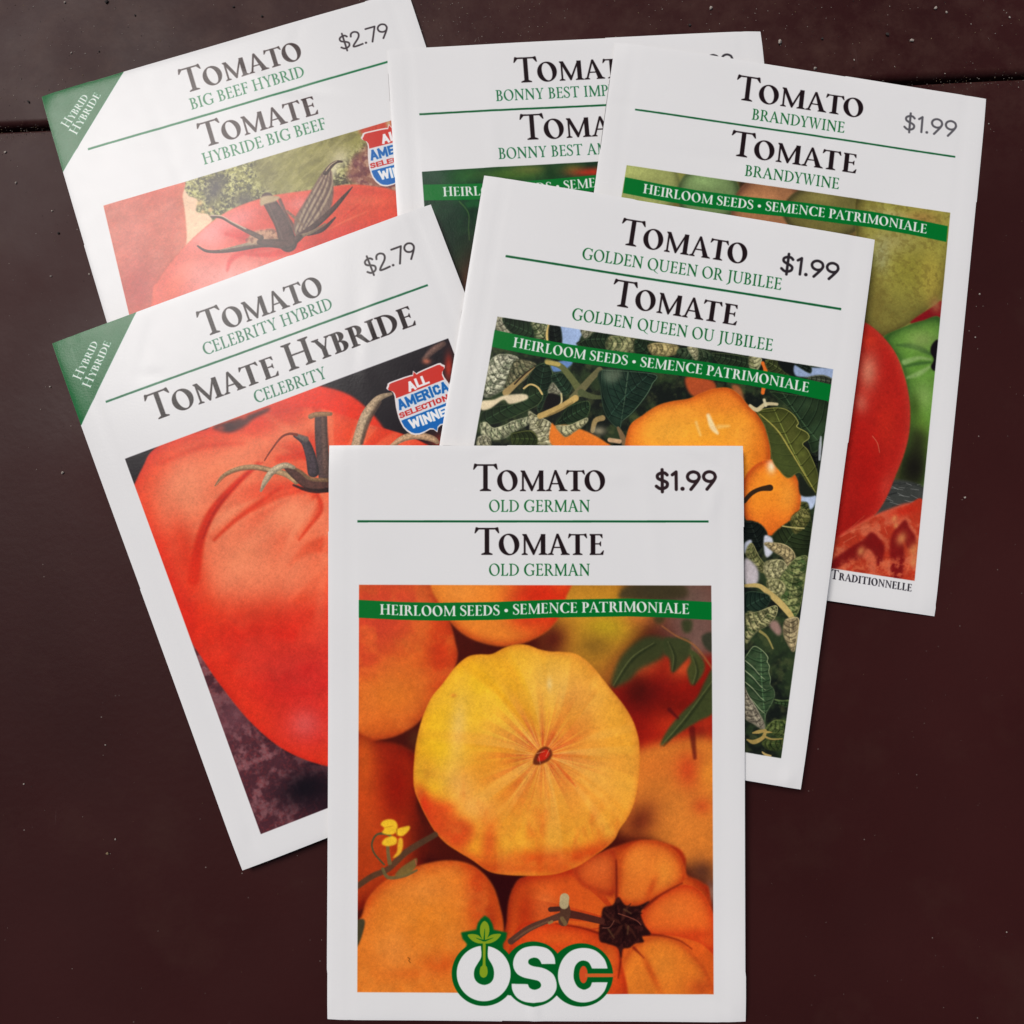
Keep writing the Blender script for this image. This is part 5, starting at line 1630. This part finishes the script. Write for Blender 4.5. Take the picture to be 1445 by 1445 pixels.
def print_material(key, art):
    """coated paper carrying the generated print, with paper tooth and faint handling marks."""
    W, H = art.W, art.H
    img = bpy.data.images.new('print_' + key, W, H)
    px = np.ones((H, W, 4), np.float32)
    px[..., :3] = np.clip(art.img, 0, 1)[::-1]
    img.pixels.foreach_set(px.ravel())
    img.update()
    img.pack()
    m, t, b = nt('printed_paper_' + key)
    tex = node(t, 'ShaderNodeTexImage', image=img, interpolation='Cubic', extension='EXTEND')
    uv = node(t, 'ShaderNodeUVMap', uv_map='print')
    t.links.new(uv.outputs['UV'], tex.inputs['Vector'])
    tc = node(t, 'ShaderNodeTexCoord')
    big = node(t, 'ShaderNodeTexNoise', Scale=60.0, Detail=4.0)
    t.links.new(tc.outputs['Object'], big.inputs['Vector'])
    mr = node(t, 'ShaderNodeMapRange')
    mr.inputs['To Min'].default_value = 0.965
    mr.inputs['To Max'].default_value = 1.02
    t.links.new(big.outputs['Fac'], mr.inputs['Value'])
    mul = node(t, 'ShaderNodeVectorMath', operation='SCALE')
    t.links.new(tex.outputs['Color'], mul.inputs[0])
    t.links.new(mr.outputs['Result'], mul.inputs['Scale'])
    t.links.new(mul.outputs['Vector'], b.inputs['Base Color'])
    rn = node(t, 'ShaderNodeTexNoise', Scale=260.0, Detail=5.0)
    t.links.new(tc.outputs['Object'], rn.inputs['Vector'])
    rr = node(t, 'ShaderNodeMapRange')
    rr.inputs['To Min'].default_value = PAPER_ROUGH - .04
    rr.inputs['To Max'].default_value = PAPER_ROUGH + .05
    t.links.new(rn.outputs['Fac'], rr.inputs['Value'])
    t.links.new(rr.outputs['Result'], b.inputs['Roughness'])
    tooth = node(t, 'ShaderNodeTexNoise', Scale=2600.0, Detail=3.0)
    t.links.new(tc.outputs['Object'], tooth.inputs['Vector'])
    bump = node(t, 'ShaderNodeBump', Strength=0.10, Distance=0.00012)
    t.links.new(tooth.outputs['Fac'], bump.inputs['Height'])
    wave = node(t, 'ShaderNodeTexNoise', Scale=26.0, Detail=1.0)
    t.links.new(tc.outputs['Object'], wave.inputs['Vector'])
    bump2 = node(t, 'ShaderNodeBump', Strength=0.22, Distance=0.0006)
    t.links.new(wave.outputs['Fac'], bump2.inputs['Height'])
    t.links.new(bump.outputs['Normal'], bump2.inputs['Normal'])
    t.links.new(bump2.outputs['Normal'], b.inputs['Normal'])
    b.inputs['Specular IOR Level'].default_value = PAPER_SPEC
    return m


PAPER_ROUGH, PAPER_SPEC = 0.25, 0.19

plain, t, b = nt('plain_paper')
b.inputs['Base Color'].default_value = (0.72, 0.71, 0.70, 1)
b.inputs['Roughness'].default_value = 0.55
nz = node(t, 'ShaderNodeTexNoise', Scale=900.0, Detail=3.0)
bp = node(t, 'ShaderNodeBump', Strength=0.15, Distance=0.0001)
t.links.new(nz.outputs['Fac'], bp.inputs['Height'])
t.links.new(bp.outputs['Normal'], b.inputs['Normal'])


def table_material():
    m, t, b = nt('dark_red_enamel')
    tc = node(t, 'ShaderNodeTexCoord')

    def noise(sc, det=4.0, rough=.5):
        n = node(t, 'ShaderNodeTexNoise', Scale=sc, Detail=det, Roughness=rough)
        t.links.new(tc.outputs['Object'], n.inputs['Vector'])
        return n

    def ramp(src, pts):
        r = node(t, 'ShaderNodeValToRGB')
        e = r.color_ramp.elements
        while len(e) < len(pts):
            e.new(.5)
        for q, (p, c) in zip(e, pts):
            q.position = p
            q.color = c
        t.links.new(src, r.inputs['Fac'])
        return r

    def mix(fac, a, c):
        x = node(t, 'ShaderNodeMix', data_type='RGBA')
        t.links.new(fac, x.inputs['Factor'])
        for s, v in ((x.inputs[6], a), (x.inputs[7], c)):
            if isinstance(v, tuple):
                s.default_value = v
            else:
                t.links.new(v, s)
        return x.outputs[2]
    base = ramp(noise(14, 5).outputs['Fac'], [(.3, (.026, .0052, .0048, 1)), (.7, (.039, .0082, .0076, 1))])
    grime = ramp(noise(38, 8, .65).outputs['Fac'], [(.55, (0, 0, 0, 1)), (.80, (.35, .35, .35, 1))])
    c1 = mix(grime.outputs['Color'], base.outputs['Color'], (.056, .025, .018, 1))
    # brown dirt film that has gathered towards the seam and the far panel
    sep = node(t, 'ShaderNodeSeparateXYZ')
    t.links.new(tc.outputs['Object'], sep.inputs['Vector'])
    far = node(t, 'ShaderNodeMapRange')
    far.inputs['From Min'].default_value = .066
    far.inputs['From Max'].default_value = .092
    t.links.new(sep.outputs['Y'], far.inputs['Value'])
    film = ramp(noise(95, 9, .72).outputs['Fac'], [(.44, (0, 0, 0, 1)), (.68, (.7, .7, .7, 1))])
    fm = node(t, 'ShaderNodeMath', operation='MULTIPLY')
    t.links.new(far.outputs['Result'], fm.inputs[0])
    t.links.new(film.outputs['Color'], fm.inputs[1])
    c1 = mix(fm.outputs['Value'], c1, (.060, .026, .020, 1))
    # pale dust specks
    vor = node(t, 'ShaderNodeTexVoronoi', Scale=520.0)
    t.links.new(tc.outputs['Object'], vor.inputs['Vector'])
    spot = ramp(vor.outputs['Distance'], [(.045, (1, 1, 1, 1)), (.085, (0, 0, 0, 1))])
    gate = ramp(noise(90, 2).outputs['Fac'], [(.60, (0, 0, 0, 1)), (.68, (1, 1, 1, 1))])
    mm = node(t, 'ShaderNodeMath', operation='MULTIPLY')
    t.links.new(spot.outputs['Color'], mm.inputs[0])
    t.links.new(gate.outputs['Color'], mm.inputs[1])
    c2 = mix(mm.outputs['Value'], c1, (.20, .16, .14, 1))
    # fine hairline scratches
    mp = node(t, 'ShaderNodeMapping')
    mp.inputs['Scale'].default_value = (1.0, 0.09, 1.0)
    mp.inputs['Rotation'].default_value = (0, 0, .35)
    t.links.new(tc.outputs['Object'], mp.inputs['Vector'])
    v2 = node(t, 'ShaderNodeTexVoronoi', feature='DISTANCE_TO_EDGE', Scale=70.0)
    t.links.new(mp.outputs['Vector'], v2.inputs['Vector'])
    line = ramp(v2.outputs['Distance'], [(.0, (1, 1, 1, 1)), (.006, (0, 0, 0, 1))])
    g2 = ramp(noise(55, 3).outputs['Fac'], [(.64, (0, 0, 0, 1)), (.72, (.3, .3, .3, 1))])
    m3 = node(t, 'ShaderNodeMath', operation='MULTIPLY')
    t.links.new(line.outputs['Color'], m3.inputs[0])
    t.links.new(g2.outputs['Color'], m3.inputs[1])
    c3 = mix(m3.outputs['Value'], c2, (.12, .08, .075, 1))
    t.links.new(c3, b.inputs['Base Color'])
    rr = node(t, 'ShaderNodeMapRange')
    rr.inputs['To Min'].default_value = .30
    rr.inputs['To Max'].default_value = .72
    t.links.new(noise(30, 6).outputs['Fac'], rr.inputs['Value'])
    t.links.new(rr.outputs['Result'], b.inputs['Roughness'])
    b.inputs['Specular IOR Level'].default_value = .13
    peel = node(t, 'ShaderNodeBump', Strength=.18, Distance=.0002)
    t.links.new(noise(700, 2).outputs['Fac'], peel.inputs['Height'])
    dents = node(t, 'ShaderNodeBump', Strength=.25, Distance=.0008)
    t.links.new(noise(26, 3).outputs['Fac'], dents.inputs['Height'])
    t.links.new(peel.outputs['Normal'], dents.inputs['Normal'])
    t.links.new(dents.outputs['Normal'], b.inputs['Normal'])
    return m


# ================================================================= the table: two enamelled panels and the seam between them
TABLE = table_material()
dark, t, b = nt('dark_gap_backing')  # near-black for the added backing that keeps the seam gap dark
b.inputs['Base Color'].default_value = (.012, .009, .010, 1)
b.inputs['Roughness'].default_value = .7
nz = node(t, 'ShaderNodeTexNoise', Scale=300.0)
bp = node(t, 'ShaderNodeBump', Strength=.3, Distance=.0003)
t.links.new(nz.outputs['Fac'], bp.inputs['Height'])
t.links.new(bp.outputs['Normal'], b.inputs['Normal'])

s0, s1 = unview(0, 181, 0), unview(1445, 105.5, 0)
sdir = (s1 - s0) / np.linalg.norm(s1 - s0)
sperp = np.array([-sdir[1], sdir[0], 0])
smid = (s0 + s1) / 2
table = bpy.data.objects.new('metal_table', None)
COL.objects.link(table)
tag(table, 'dark red painted metal table top under all the seed packets', 'table')


def panel(near, far, sign, z, rad, name):
    """slab profile in (distance from the seam, height), swept along the seam."""
    prof = [(far, z - .02), (far, z)]
    n = 26
    for i in range(1, n):
        prof.append((far + (near + sign * rad - far) * i / n, z))
    for i in range(9):
        a = math.pi / 2 * i / 8
        prof.append((near + sign * rad * (1 - math.sin(a)), z - rad * (1 - math.cos(a))))
    prof.append((near, z - .012))
    vs, fs = [], []
    m = 60
    for j in range(m + 1):
        u = -.30 + .60 * j / m
        for dd, h in prof:
            wob = .00012 * math.sin(u * 90 + near * 900) if abs(dd) < .004 else 0
            vs.append(smid + sdir * u + sperp * (dd + wob) + np.array([0, 0, h]))
    k = len(prof)
    for j in range(m):
        for i in range(k - 1):
            q = (j * k + i, j * k + i + 1, (j + 1) * k + i + 1, (j + 1) * k + i)
            fs.append(q if sign < 0 else q[::-1])
    return mesh_obj(name, vs, fs, TABLE, table)


panel(.0004, .16, 1, 0, .0016, 'table_panel')
panel(-.0009, -.34, -1, 0, .0007, 'table_panel')
bar = []  # added strip below the seam: darkens the gap and blocks the sky beneath
for u in (-.3, .3):
    for dd in (-.012, .012):
        for h in (-.016, -.011):
            bar.append(smid + sdir * u + sperp * dd + np.array([0, 0, h]))
mesh_obj('gap_backing', bar, [(0, 1, 3, 2), (4, 6, 7, 5), (0, 4, 5, 1), (2, 3, 7, 6), (1, 5, 7, 3), (0, 2, 6, 4)], dark, table, smooth=False)


# ================================================================= the packets
def surface(key):
    quad, hz = PK[key]
    Cn = [unview(x, y, h / 1000.) for (x, y), h in zip(quad, hz)]
    ph = sum(map(ord, key))

    def S(s, t, lift=0.0):
        s, t = np.asarray(s, float), np.asarray(t, float)
        e = lambda v: v[..., None]
        s_, t_ = s, t
        s = s + (.0010 * np.sin(t_ * 4.1 + ph)) * np.abs(2 * s_ - 1) ** 6
        t = t + (.0008 * np.sin(s_ * 4.3 + ph * 3)) * np.abs(2 * t_ - 1) ** 6
        P = e((1 - s) * (1 - t)) * Cn[0] + e(s * (1 - t)) * Cn[1] + e(s * t) * Cn[2] + e((1 - s) * t) * Cn[3]
        pillow = .00030 * (np.clip(np.sin(np.pi * np.clip(s, 0, 1)), 0, 1) * np.clip(np.sin(np.pi * np.clip(t, 0, 1)), 0, 1)) ** .6
        wob = .00007 * (np.sin(s * 7.3 + ph) * np.sin(t * 9.1 + ph * .7) + .6 * np.sin(s * 13 + t * 8 + ph))
        dx = np.minimum(s, 1 - s) * PW
        dy = np.minimum(t, 1 - t) * PH
        edge = -.00006 * (np.exp(-(dx / .0006) ** 1.3) + np.exp(-(dy / .0006) ** 1.3))
        fold = -.00005 * np.exp(-((np.minimum(s, 1 - s) * PW - .0045) / .0005) ** 2)      # faint line of the side seam
        z = pillow + wob + edge + fold
        rk = np.random.default_rng(ph)
        for _ in range(7):                                                                # small handling dents, mostly near the borders
            cs, ct, ang = rk.uniform(0, 1), rk.choice([rk.uniform(.0, .16), rk.uniform(.86, 1), rk.uniform(0, 1)]), rk.uniform(0, 3.14)
            du, dv = (s_ - cs) * PW, (t_ - ct) * PH
            al, ac = du * math.cos(ang) + dv * math.sin(ang), -du * math.sin(ang) + dv * math.cos(ang)
            inner = np.clip(dx / .003, 0, 1) * np.clip(dy / .003, 0, 1)
            z = z + inner * rk.choice([-1, 1]) * rk.uniform(.00006, .00014) * np.exp(-(al / rk.uniform(.002, .007)) ** 2 - (ac / rk.uniform(.0005, .0011)) ** 2)
        for _ in range(3):                                                                # long soft creases across the packet
            cs, ct, ang = rk.uniform(.1, .9), rk.uniform(.1, .9), rk.uniform(0, 3.14)
            ac = -(s_ - cs) * PW * math.sin(ang) + (t_ - ct) * PH * math.cos(ang)
            al = (s_ - cs) * PW * math.cos(ang) + (t_ - ct) * PH * math.sin(ang)
            z = z + rk.choice([-1, 1]) * .00006 * np.exp(-(ac / .0013) ** 2 - (al / .018) ** 2) * np.clip(dx / .003, 0, 1) * np.clip(dy / .003, 0, 1)
        for cs, ct in ((0, 0), (1, 0), (1, 1), (0, 1)):                                   # worn corners
            rr_ = np.hypot((s_ - cs) * PW, (t_ - ct) * PH)
            z = z - rk.uniform(.0001, .0003) * np.exp(-(rr_ / rk.uniform(.002, .005)) ** 2)
        if key == 'german':                                                               # small crease under the logo
            z = z + .00022 * np.exp(-((s - .492 - (t - .97) * .25) * PW / .0005) ** 2) * np.clip((t - .945) / .03, 0, 1)
        if key == 'golden':
            z = z + .0002 * np.exp(-(((s - .962) * PW) ** 2 + ((t - .985) * PH) ** 2) / .0016 ** 2)
        if key == 'celeb':
            z = z - .00012 * np.exp(-(((s - .045) * PW) / .0006) ** 2 - (((t - .955) * PH) / .002) ** 2)
        P[..., 2] = P[..., 2] + z + lift
        return P
    return S


def axis(n, length):
    near = np.array([0, .00012, .0003, .0005, .0008, .0012, .0018, .0026, .0035, .0045]) / length
    mid = np.linspace(near[-1], 1 - near[-1], n)[1:-1]
    return np.concatenate([near, mid, 1 - near[::-1]])


AX_S, AX_T = axis(72, PW), axis(98, PH)


def grid(S, a, b_, lift):
    ss, tt = np.meshgrid(a, b_)
    P = S(ss, tt, lift).reshape(-1, 3)
    n, m = len(a), len(b_)
    idx = np.arange(n * m).reshape(m, n)
    f = np.stack([idx[:-1, :-1], idx[1:, :-1], idx[1:, 1:], idx[:-1, 1:]], -1).reshape(-1, 4)
    return P, f, np.stack([ss.ravel(), 1 - tt.ravel()], -1)


THICK = .0002


def overlay(name, S, A, poly, mat, parent, lift, step=.0016, inset=0.0):
    """a printed area as its own thin sheet: outline polygon (texels) filled with a triangulated patch."""
    p = np.asarray(poly, float) / [A.W, A.H]
    if inset:
        p = np.column_stack([np.clip(p[:, 0], inset / PW, 1 - inset / PW), np.clip(p[:, 1], inset / PH, 1 - inset / PH)])
    q = [p[0]]
    for a in list(p[1:]) + [p[0]]:
        d0 = (a - q[-1]) * [PW, PH]
        L = np.hypot(*d0)
        if L < 1e-6:
            continue
        for i in range(1, max(1, int(L / step)) + 1):
            pass
        n = max(1, int(L / step))
        prev = q[-1]
        for i in range(1, n + 1):
            q.append(prev + (a - prev) * i / n)
    q = np.array(q[:-1])
    keep = [0]
    for i in range(1, len(q)):
        if np.hypot(*((q[i] - q[keep[-1]]) * [PW, PH])) > 1e-5:
            keep.append(i)
    q = q[keep] * [PW, PH]
    xs = np.arange(q[:, 0].min() + step / 2, q[:, 0].max(), step)
    ys = np.arange(q[:, 1].min() + step / 2, q[:, 1].max(), step)
    pts = []
    for yv in ys:
        a, b2 = q, np.roll(q, -1, 0)
        m = (a[:, 1] <= yv) != (b2[:, 1] <= yv)
        X = np.sort(a[m, 0] + (yv - a[m, 1]) / (b2[m, 1] - a[m, 1]) * (b2[m, 0] - a[m, 0]))
        for xv in xs:
            k = np.searchsorted(X, xv)
            if k % 2 and min(xv - X[k - 1], X[k] - xv) > step * .3:
                pts.append((xv, yv))
    vs = [Vector(map(float, v)) * 100 for v in list(q) + pts]
    n = len(q)
    out = delaunay_2d_cdt(vs, [], [list(range(n))], 1, 1e-6)
    v2 = np.array([[v.x, v.y] for v in out[0]]) / 100 / [PW, PH]
    P = S(v2[:, 0], v2[:, 1], lift)
    faces = []
    for f in out[2]:
        a, b2, c = (v2[i] for i in f[:3])
        ar = (b2[0] - a[0]) * (c[1] - a[1]) - (b2[1] - a[1]) * (c[0] - a[0])
        faces.append(f if ar < 0 else f[::-1])
    return mesh_obj(name, P, faces, mat, parent, np.column_stack([v2[:, 0], 1 - v2[:, 1]]))


def packet(key, art, label, extras):
    S0 = surface(key)
    cen = S0(.5, .5).copy()
    cen[2] -= .0007

    def S(s, t, lift=0.0):
        return S0(s, t, lift) - cen
    root = bpy.data.objects.new('seed_packet', None)
    root.location = cen
    COL.objects.link(root)
    tag(root, label, 'seed packet', 'tomato seed packets fanned out on the table')
    mat = print_material(key, art)
    P, f, uv = grid(S, AX_S, AX_T, 0)
    mesh_obj('front_panel', P, f, mat, root, uv)
    P, f, uv = grid(S, np.linspace(.0006, .9994, 30), np.linspace(.0005, .9995, 40), -THICK)
    mesh_obj('back_panel', P, [q[::-1] for q in f], plain, root)

    def fold(name, s_of, t_of, n, out):
        vs, fs = [], []
        u = np.linspace(0, 1, n)
        for k in range(7):
            a = math.pi * k / 6
            o = math.sin(a) * .00016
            s, tt = s_of(u) + out[0] * o / PW, t_of(u) + out[1] * o / PH
            q = S(np.clip(s, 0, 1), np.clip(tt, 0, 1), -THICK * (1 - math.cos(a)) / 2)
            q = q + (S(np.ones(n) * .5, np.ones(n) * .5) * 0)
            # push past the sheet edge
            ex = (S(np.array(1.), np.array(.5)) - S(np.array(0.), np.array(.5)))
            ey = (S(np.array(.5), np.array(1.)) - S(np.array(.5), np.array(0.)))
            q = q + out[0] * o * ex / np.linalg.norm(ex) + out[1] * o * ey / np.linalg.norm(ey)
            vs.append(q)
        vs = np.concatenate(vs)
        for k in range(6):
            for i in range(n - 1):
                fs.append((k * n + i, k * n + i + 1, (k + 1) * n + i + 1, (k + 1) * n + i))
        mesh_obj(name, vs, fs, plain, root)
    z0 = lambda u: u * 0
    z1 = lambda u: u * 0 + 1
    idt = lambda u: u
    fold('side_fold', z0, idt, 60, (-1, 0))
    fold('side_fold', z1, idt, 60, (1, 0))
    fold('bottom_fold', idt, z1, 45, (0, 1))
    fold('top_flap', idt, z0, 45, (0, -1))
    for name, poly, lift, inset in extras:
        overlay(name, S, art, poly, mat, root, lift, inset=inset)
    return root


def flash(A, c, a, b):
    """the green corner triangle, kept just inside the rounded paper edge."""
    c, a, b = A.T([c, a, b])
    k = 20.0
    h = (b - a) / np.hypot(*(b - a))
    return np.array([(k, k), a + h * abs((k - a[1]) / h[1]), b - h * abs((b[0] - k) / h[0])])


def shield_poly(A, origin, ang, s):
    ca, sa = math.cos(ang), math.sin(ang)
    half = [(-14, 26), (-30, 22), (-69, 19), (-176, 16), (-194, 20), (-215, 47), (-190, 74), (-181, 93), (-182, 120), (-190, 150), (-206, 228), (-209, 303), (-204, 340), (-190, 373), (-151, 414), (-80, 424), (-16, 428)]
    out = [(0, -8)] + half + [(0, 462)] + [(-x, y) for x, y in half[::-1]]
    return A.T([(origin[0] + (x * 1.03 * ca - y * sa) * s / 5, origin[1] + (x * 1.03 * sa + y * ca) * s / 5) for x, y in out])


def logo_poly(A):
    q = lambda p: Z(620, 1270, p, 5.558)
    pts = list(_arc(346, 582, 250, 250, 60, 236, 24)) + [(205, 380), (215, 352), (180, 310), (168, 262), (240, 252), (288, 240), (300, 190), (325, 155), (355, 130), (390, 152), (415, 195), (425, 240), (530, 262), (522, 310), (497, 350), (500, 385)]
    pts += [(545, 420)] + list(_arc(738, 580, 240, 252, 217, 322, 14)) + [(925, 425)] + list(_arc(1110, 588, 250, 246, 225, 360 + 140, 40)) + [(930, 755)] + list(_arc(738, 580, 240, 252, 39, 143, 14)) + [(540, 750)]
    return A.T(q(pts))


MM = .001
art = art_bonny()
packet('bonny', art, 'mostly hidden white packet at the top middle, with a dark green leafy picture',
       [('picture', art.T(picrect_bo(art)), .00001, 0), ('green_banner', art.band_poly, .00002, 0)])
art = art_beef()
packet('big_beef', art, 'tilted white packet at the top left with a green corner, pale red tomato and lettuce',
       [('picture', art.T(picrect_b(art)), .00001, 0), ('corner_flash', flash(art, (57, 135), (174.5, 101), (89, 244)), .00001, 0),
        ('award_shield', shield_poly(art, (549.5, 178), math.radians(-14.5), .97), .00002, 0)])
art = art_brandy()
packet('brandy', art, 'white packet at the far right picturing green tomatoes, a red one and a cut one',
       [('picture', art.T([(884.3, 234), (1340.5, 301), (1290.5, 819.5), (800, 746)]), .00001, 0), ('green_banner', art.band_poly, .00002, 0)])
art = art_celeb()
packet('celeb', art, 'tilted white packet at the left, green corner, filled by one big red tomato on black',
       [('picture', art.T(picrect(art)), .00001, 0), ('corner_flash', flash(art, (72, 484), (192.3, 440), (115.8, 601)), .00001, 0),
        ('award_shield', shield_poly(art, (584.4, 526.4), math.radians(-21.5), 1.0), .00002, 0)])
art = art_golden()
packet('golden', art, 'white packet picturing golden tomatoes among variegated leaves, partly under the front packet',
       [('picture', art.T([(702, 448.5), (1175.5, 522.5), (1102, 1070.5), (604, 987)]), .00001, 0), ('green_banner', art.band_poly, .00002, 0)])
art = art_german()
packet('german', art, 'uncovered front packet picturing a large yellow tomato on a pile of orange tomatoes',
       [('picture', art.T(picrect(art)), .00001, 0), ('green_banner', art.band_poly, .00002, 0), ('brand_logo', logo_poly(art), .00002, 0)])


# ================================================================= grit and dust lying on the table
def grit():
    rr = random.Random(21)
    vs, fs, mi = [], [], []
    ico = [(0, 0, 1), (.894, 0, .447), (.276, .851, .447), (-.724, .526, .447), (-.724, -.526, .447), (.276, -.851, .447),
           (.724, .526, -.447), (-.276, .851, -.447), (-.894, 0, -.447), (-.276, -.851, -.447), (.724, -.526, -.447), (0, 0, -1)]
    fc = [(0, 1, 2), (0, 2, 3), (0, 3, 4), (0, 4, 5), (0, 5, 1), (1, 6, 2), (2, 7, 3), (3, 8, 4), (4, 9, 5), (5, 10, 1), (2, 6, 7), (3, 7, 8), (4, 8, 9), (5, 9, 10), (1, 10, 6), (6, 11, 7), (7, 11, 8), (8, 11, 9), (9, 11, 10), (10, 11, 6)]

    def crumb(px, py, r, tone, stretch=1.0):
        c = unview(px, py, 0)
        above = np.dot(c - smid, sperp) > 0
        a = rr.uniform(0, 6.28)
        b0 = len(vs)
        for v in ico:
            k = r * rr.uniform(.65, 1.25)
            x, y, z = v[0] * k * stretch, v[1] * k, v[2] * k * .7
            vs.append((c[0] + x * math.cos(a) - y * math.sin(a), c[1] + x * math.sin(a) + y * math.cos(a), max(z + r * .55, 0)))
        for f in fc:
            fs.append([b0 + i for i in f])
            mi.append(tone)
    big = [(92, 4, 2.4, 0), (151, 3, 3.6, 1), (191, 22, 2.2, 1), (330, 10, 2.4, 1), (370, 23, 2.4, 1), (41, 144, 2.6, 1), (101, 75, 1.8, 0), (140, 73, 1.8, 1), (8, 215, 2.2, 0), (23, 258, 2.2, 0), (83, 329, 3.0, 1), (74, 298, 2, 0),
           (1003, 12, 3.8, 0), (1100, 60, 4.6, 0), (1251, 49, 3.6, 1), (1286, 58, 3.2, 0), (1160, 55, 2.8, 1), (973, 36, 2.8, 1), (1320, 12, 3.4, 0), (1335, 18, 2.4, 0), (1150, 97, 3, 0), (1424, 25, 2.2, 0), (1205, 85, 1.8, 0), (1395, 175, 1.8, 0),
           (146, 201, 2.2, 1), (72, 390, 2, 0), (126, 387, 1.8, 0), (89, 667, 2.6, 0), (71, 546, 2.4, 0), (163, 1184, 1.8, 0), (152, 1204, 3, 2), (149, 1051, 1.6, 0), (34, 1106, 1.5, 0), (1361, 702, 2.2, 0), (1382, 415, 2, 0), (1376, 476, 1.8, 0), (1420, 1315, 1.6, 0)]
    for x, y, r, tn in big:
        crumb(x, y, r * .00010, tn, rr.uniform(1, 1.5))
        for _ in range(2):
            crumb(x + rr.gauss(0, 9), y + rr.gauss(0, 9), rr.uniform(.5, 1.1) * .00008, rr.choice((0, 1, 1)))

    def scatter(n, x0, x1, y0, y1, lo, hi):
        for _ in range(n):
            crumb(rr.uniform(x0, x1), rr.uniform(y0, y1), rr.uniform(lo, hi) ** 1.0 * .00008, rr.choice((0, 0, 1, 2)), rr.uniform(1, 1.8))
    scatter(420, -60, 620, -80, 170, .35, 1.1)
    scatter(60, 20, 130, -40, 190, .4, 1.2)
    scatter(330, 560, 760, -60, 70, .35, 1.0)
    scatter(480, 760, 1500, -80, 130, .35, 1.2)
    scatter(120, -60, 180, 190, 700, .3, .9)
    scatter(110, 1200, 1500, 100, 1000, .3, .8)
    scatter(70, -60, 460, 700, 1500, .25, .7)
    scatter(60, 1050, 1500, 1000, 1500, .25, .6)
    # grit lying in and along the seam
    for _ in range(420):
        x = rr.uniform(1080, 1460) if rr.random() < .6 else rr.uniform(-20, 90)
        y = 181 - x * .0523 + rr.gauss(7, 6)
        crumb(x, y, rr.uniform(.4, 1.1) * .00008, rr.choice((0, 1, 1, 2)))
    mats = []
    for nm, c in (('pale_grit', (.42, .36, .31, 1)), ('dark_grit', (.03, .022, .02, 1)), ('straw_grit', (.22, .15, .08, 1))):
        m, t, b = nt(nm)
        b.inputs['Roughness'].default_value = .9
        n = node(t, 'ShaderNodeTexNoise', Scale=3000.0)
        r = node(t, 'ShaderNodeValToRGB')
        r.color_ramp.elements[0].color = tuple(v * .6 for v in c[:3]) + (1,)
        r.color_ramp.elements[1].color = c
        t.links.new(n.outputs['Fac'], r.inputs['Fac'])
        t.links.new(r.outputs['Color'], b.inputs['Base Color'])
        mats.append(m)
    o = mesh_obj('grit', vs, fs, mats[0], None, smooth=False)
    for m in mats[1:]:
        o.data.materials.append(m)
    o.data.polygons.foreach_set('material_index', mi)
    tag(o, 'fine grit and dust specks scattered over the dark red table', 'grit', None, 'stuff')


grit()
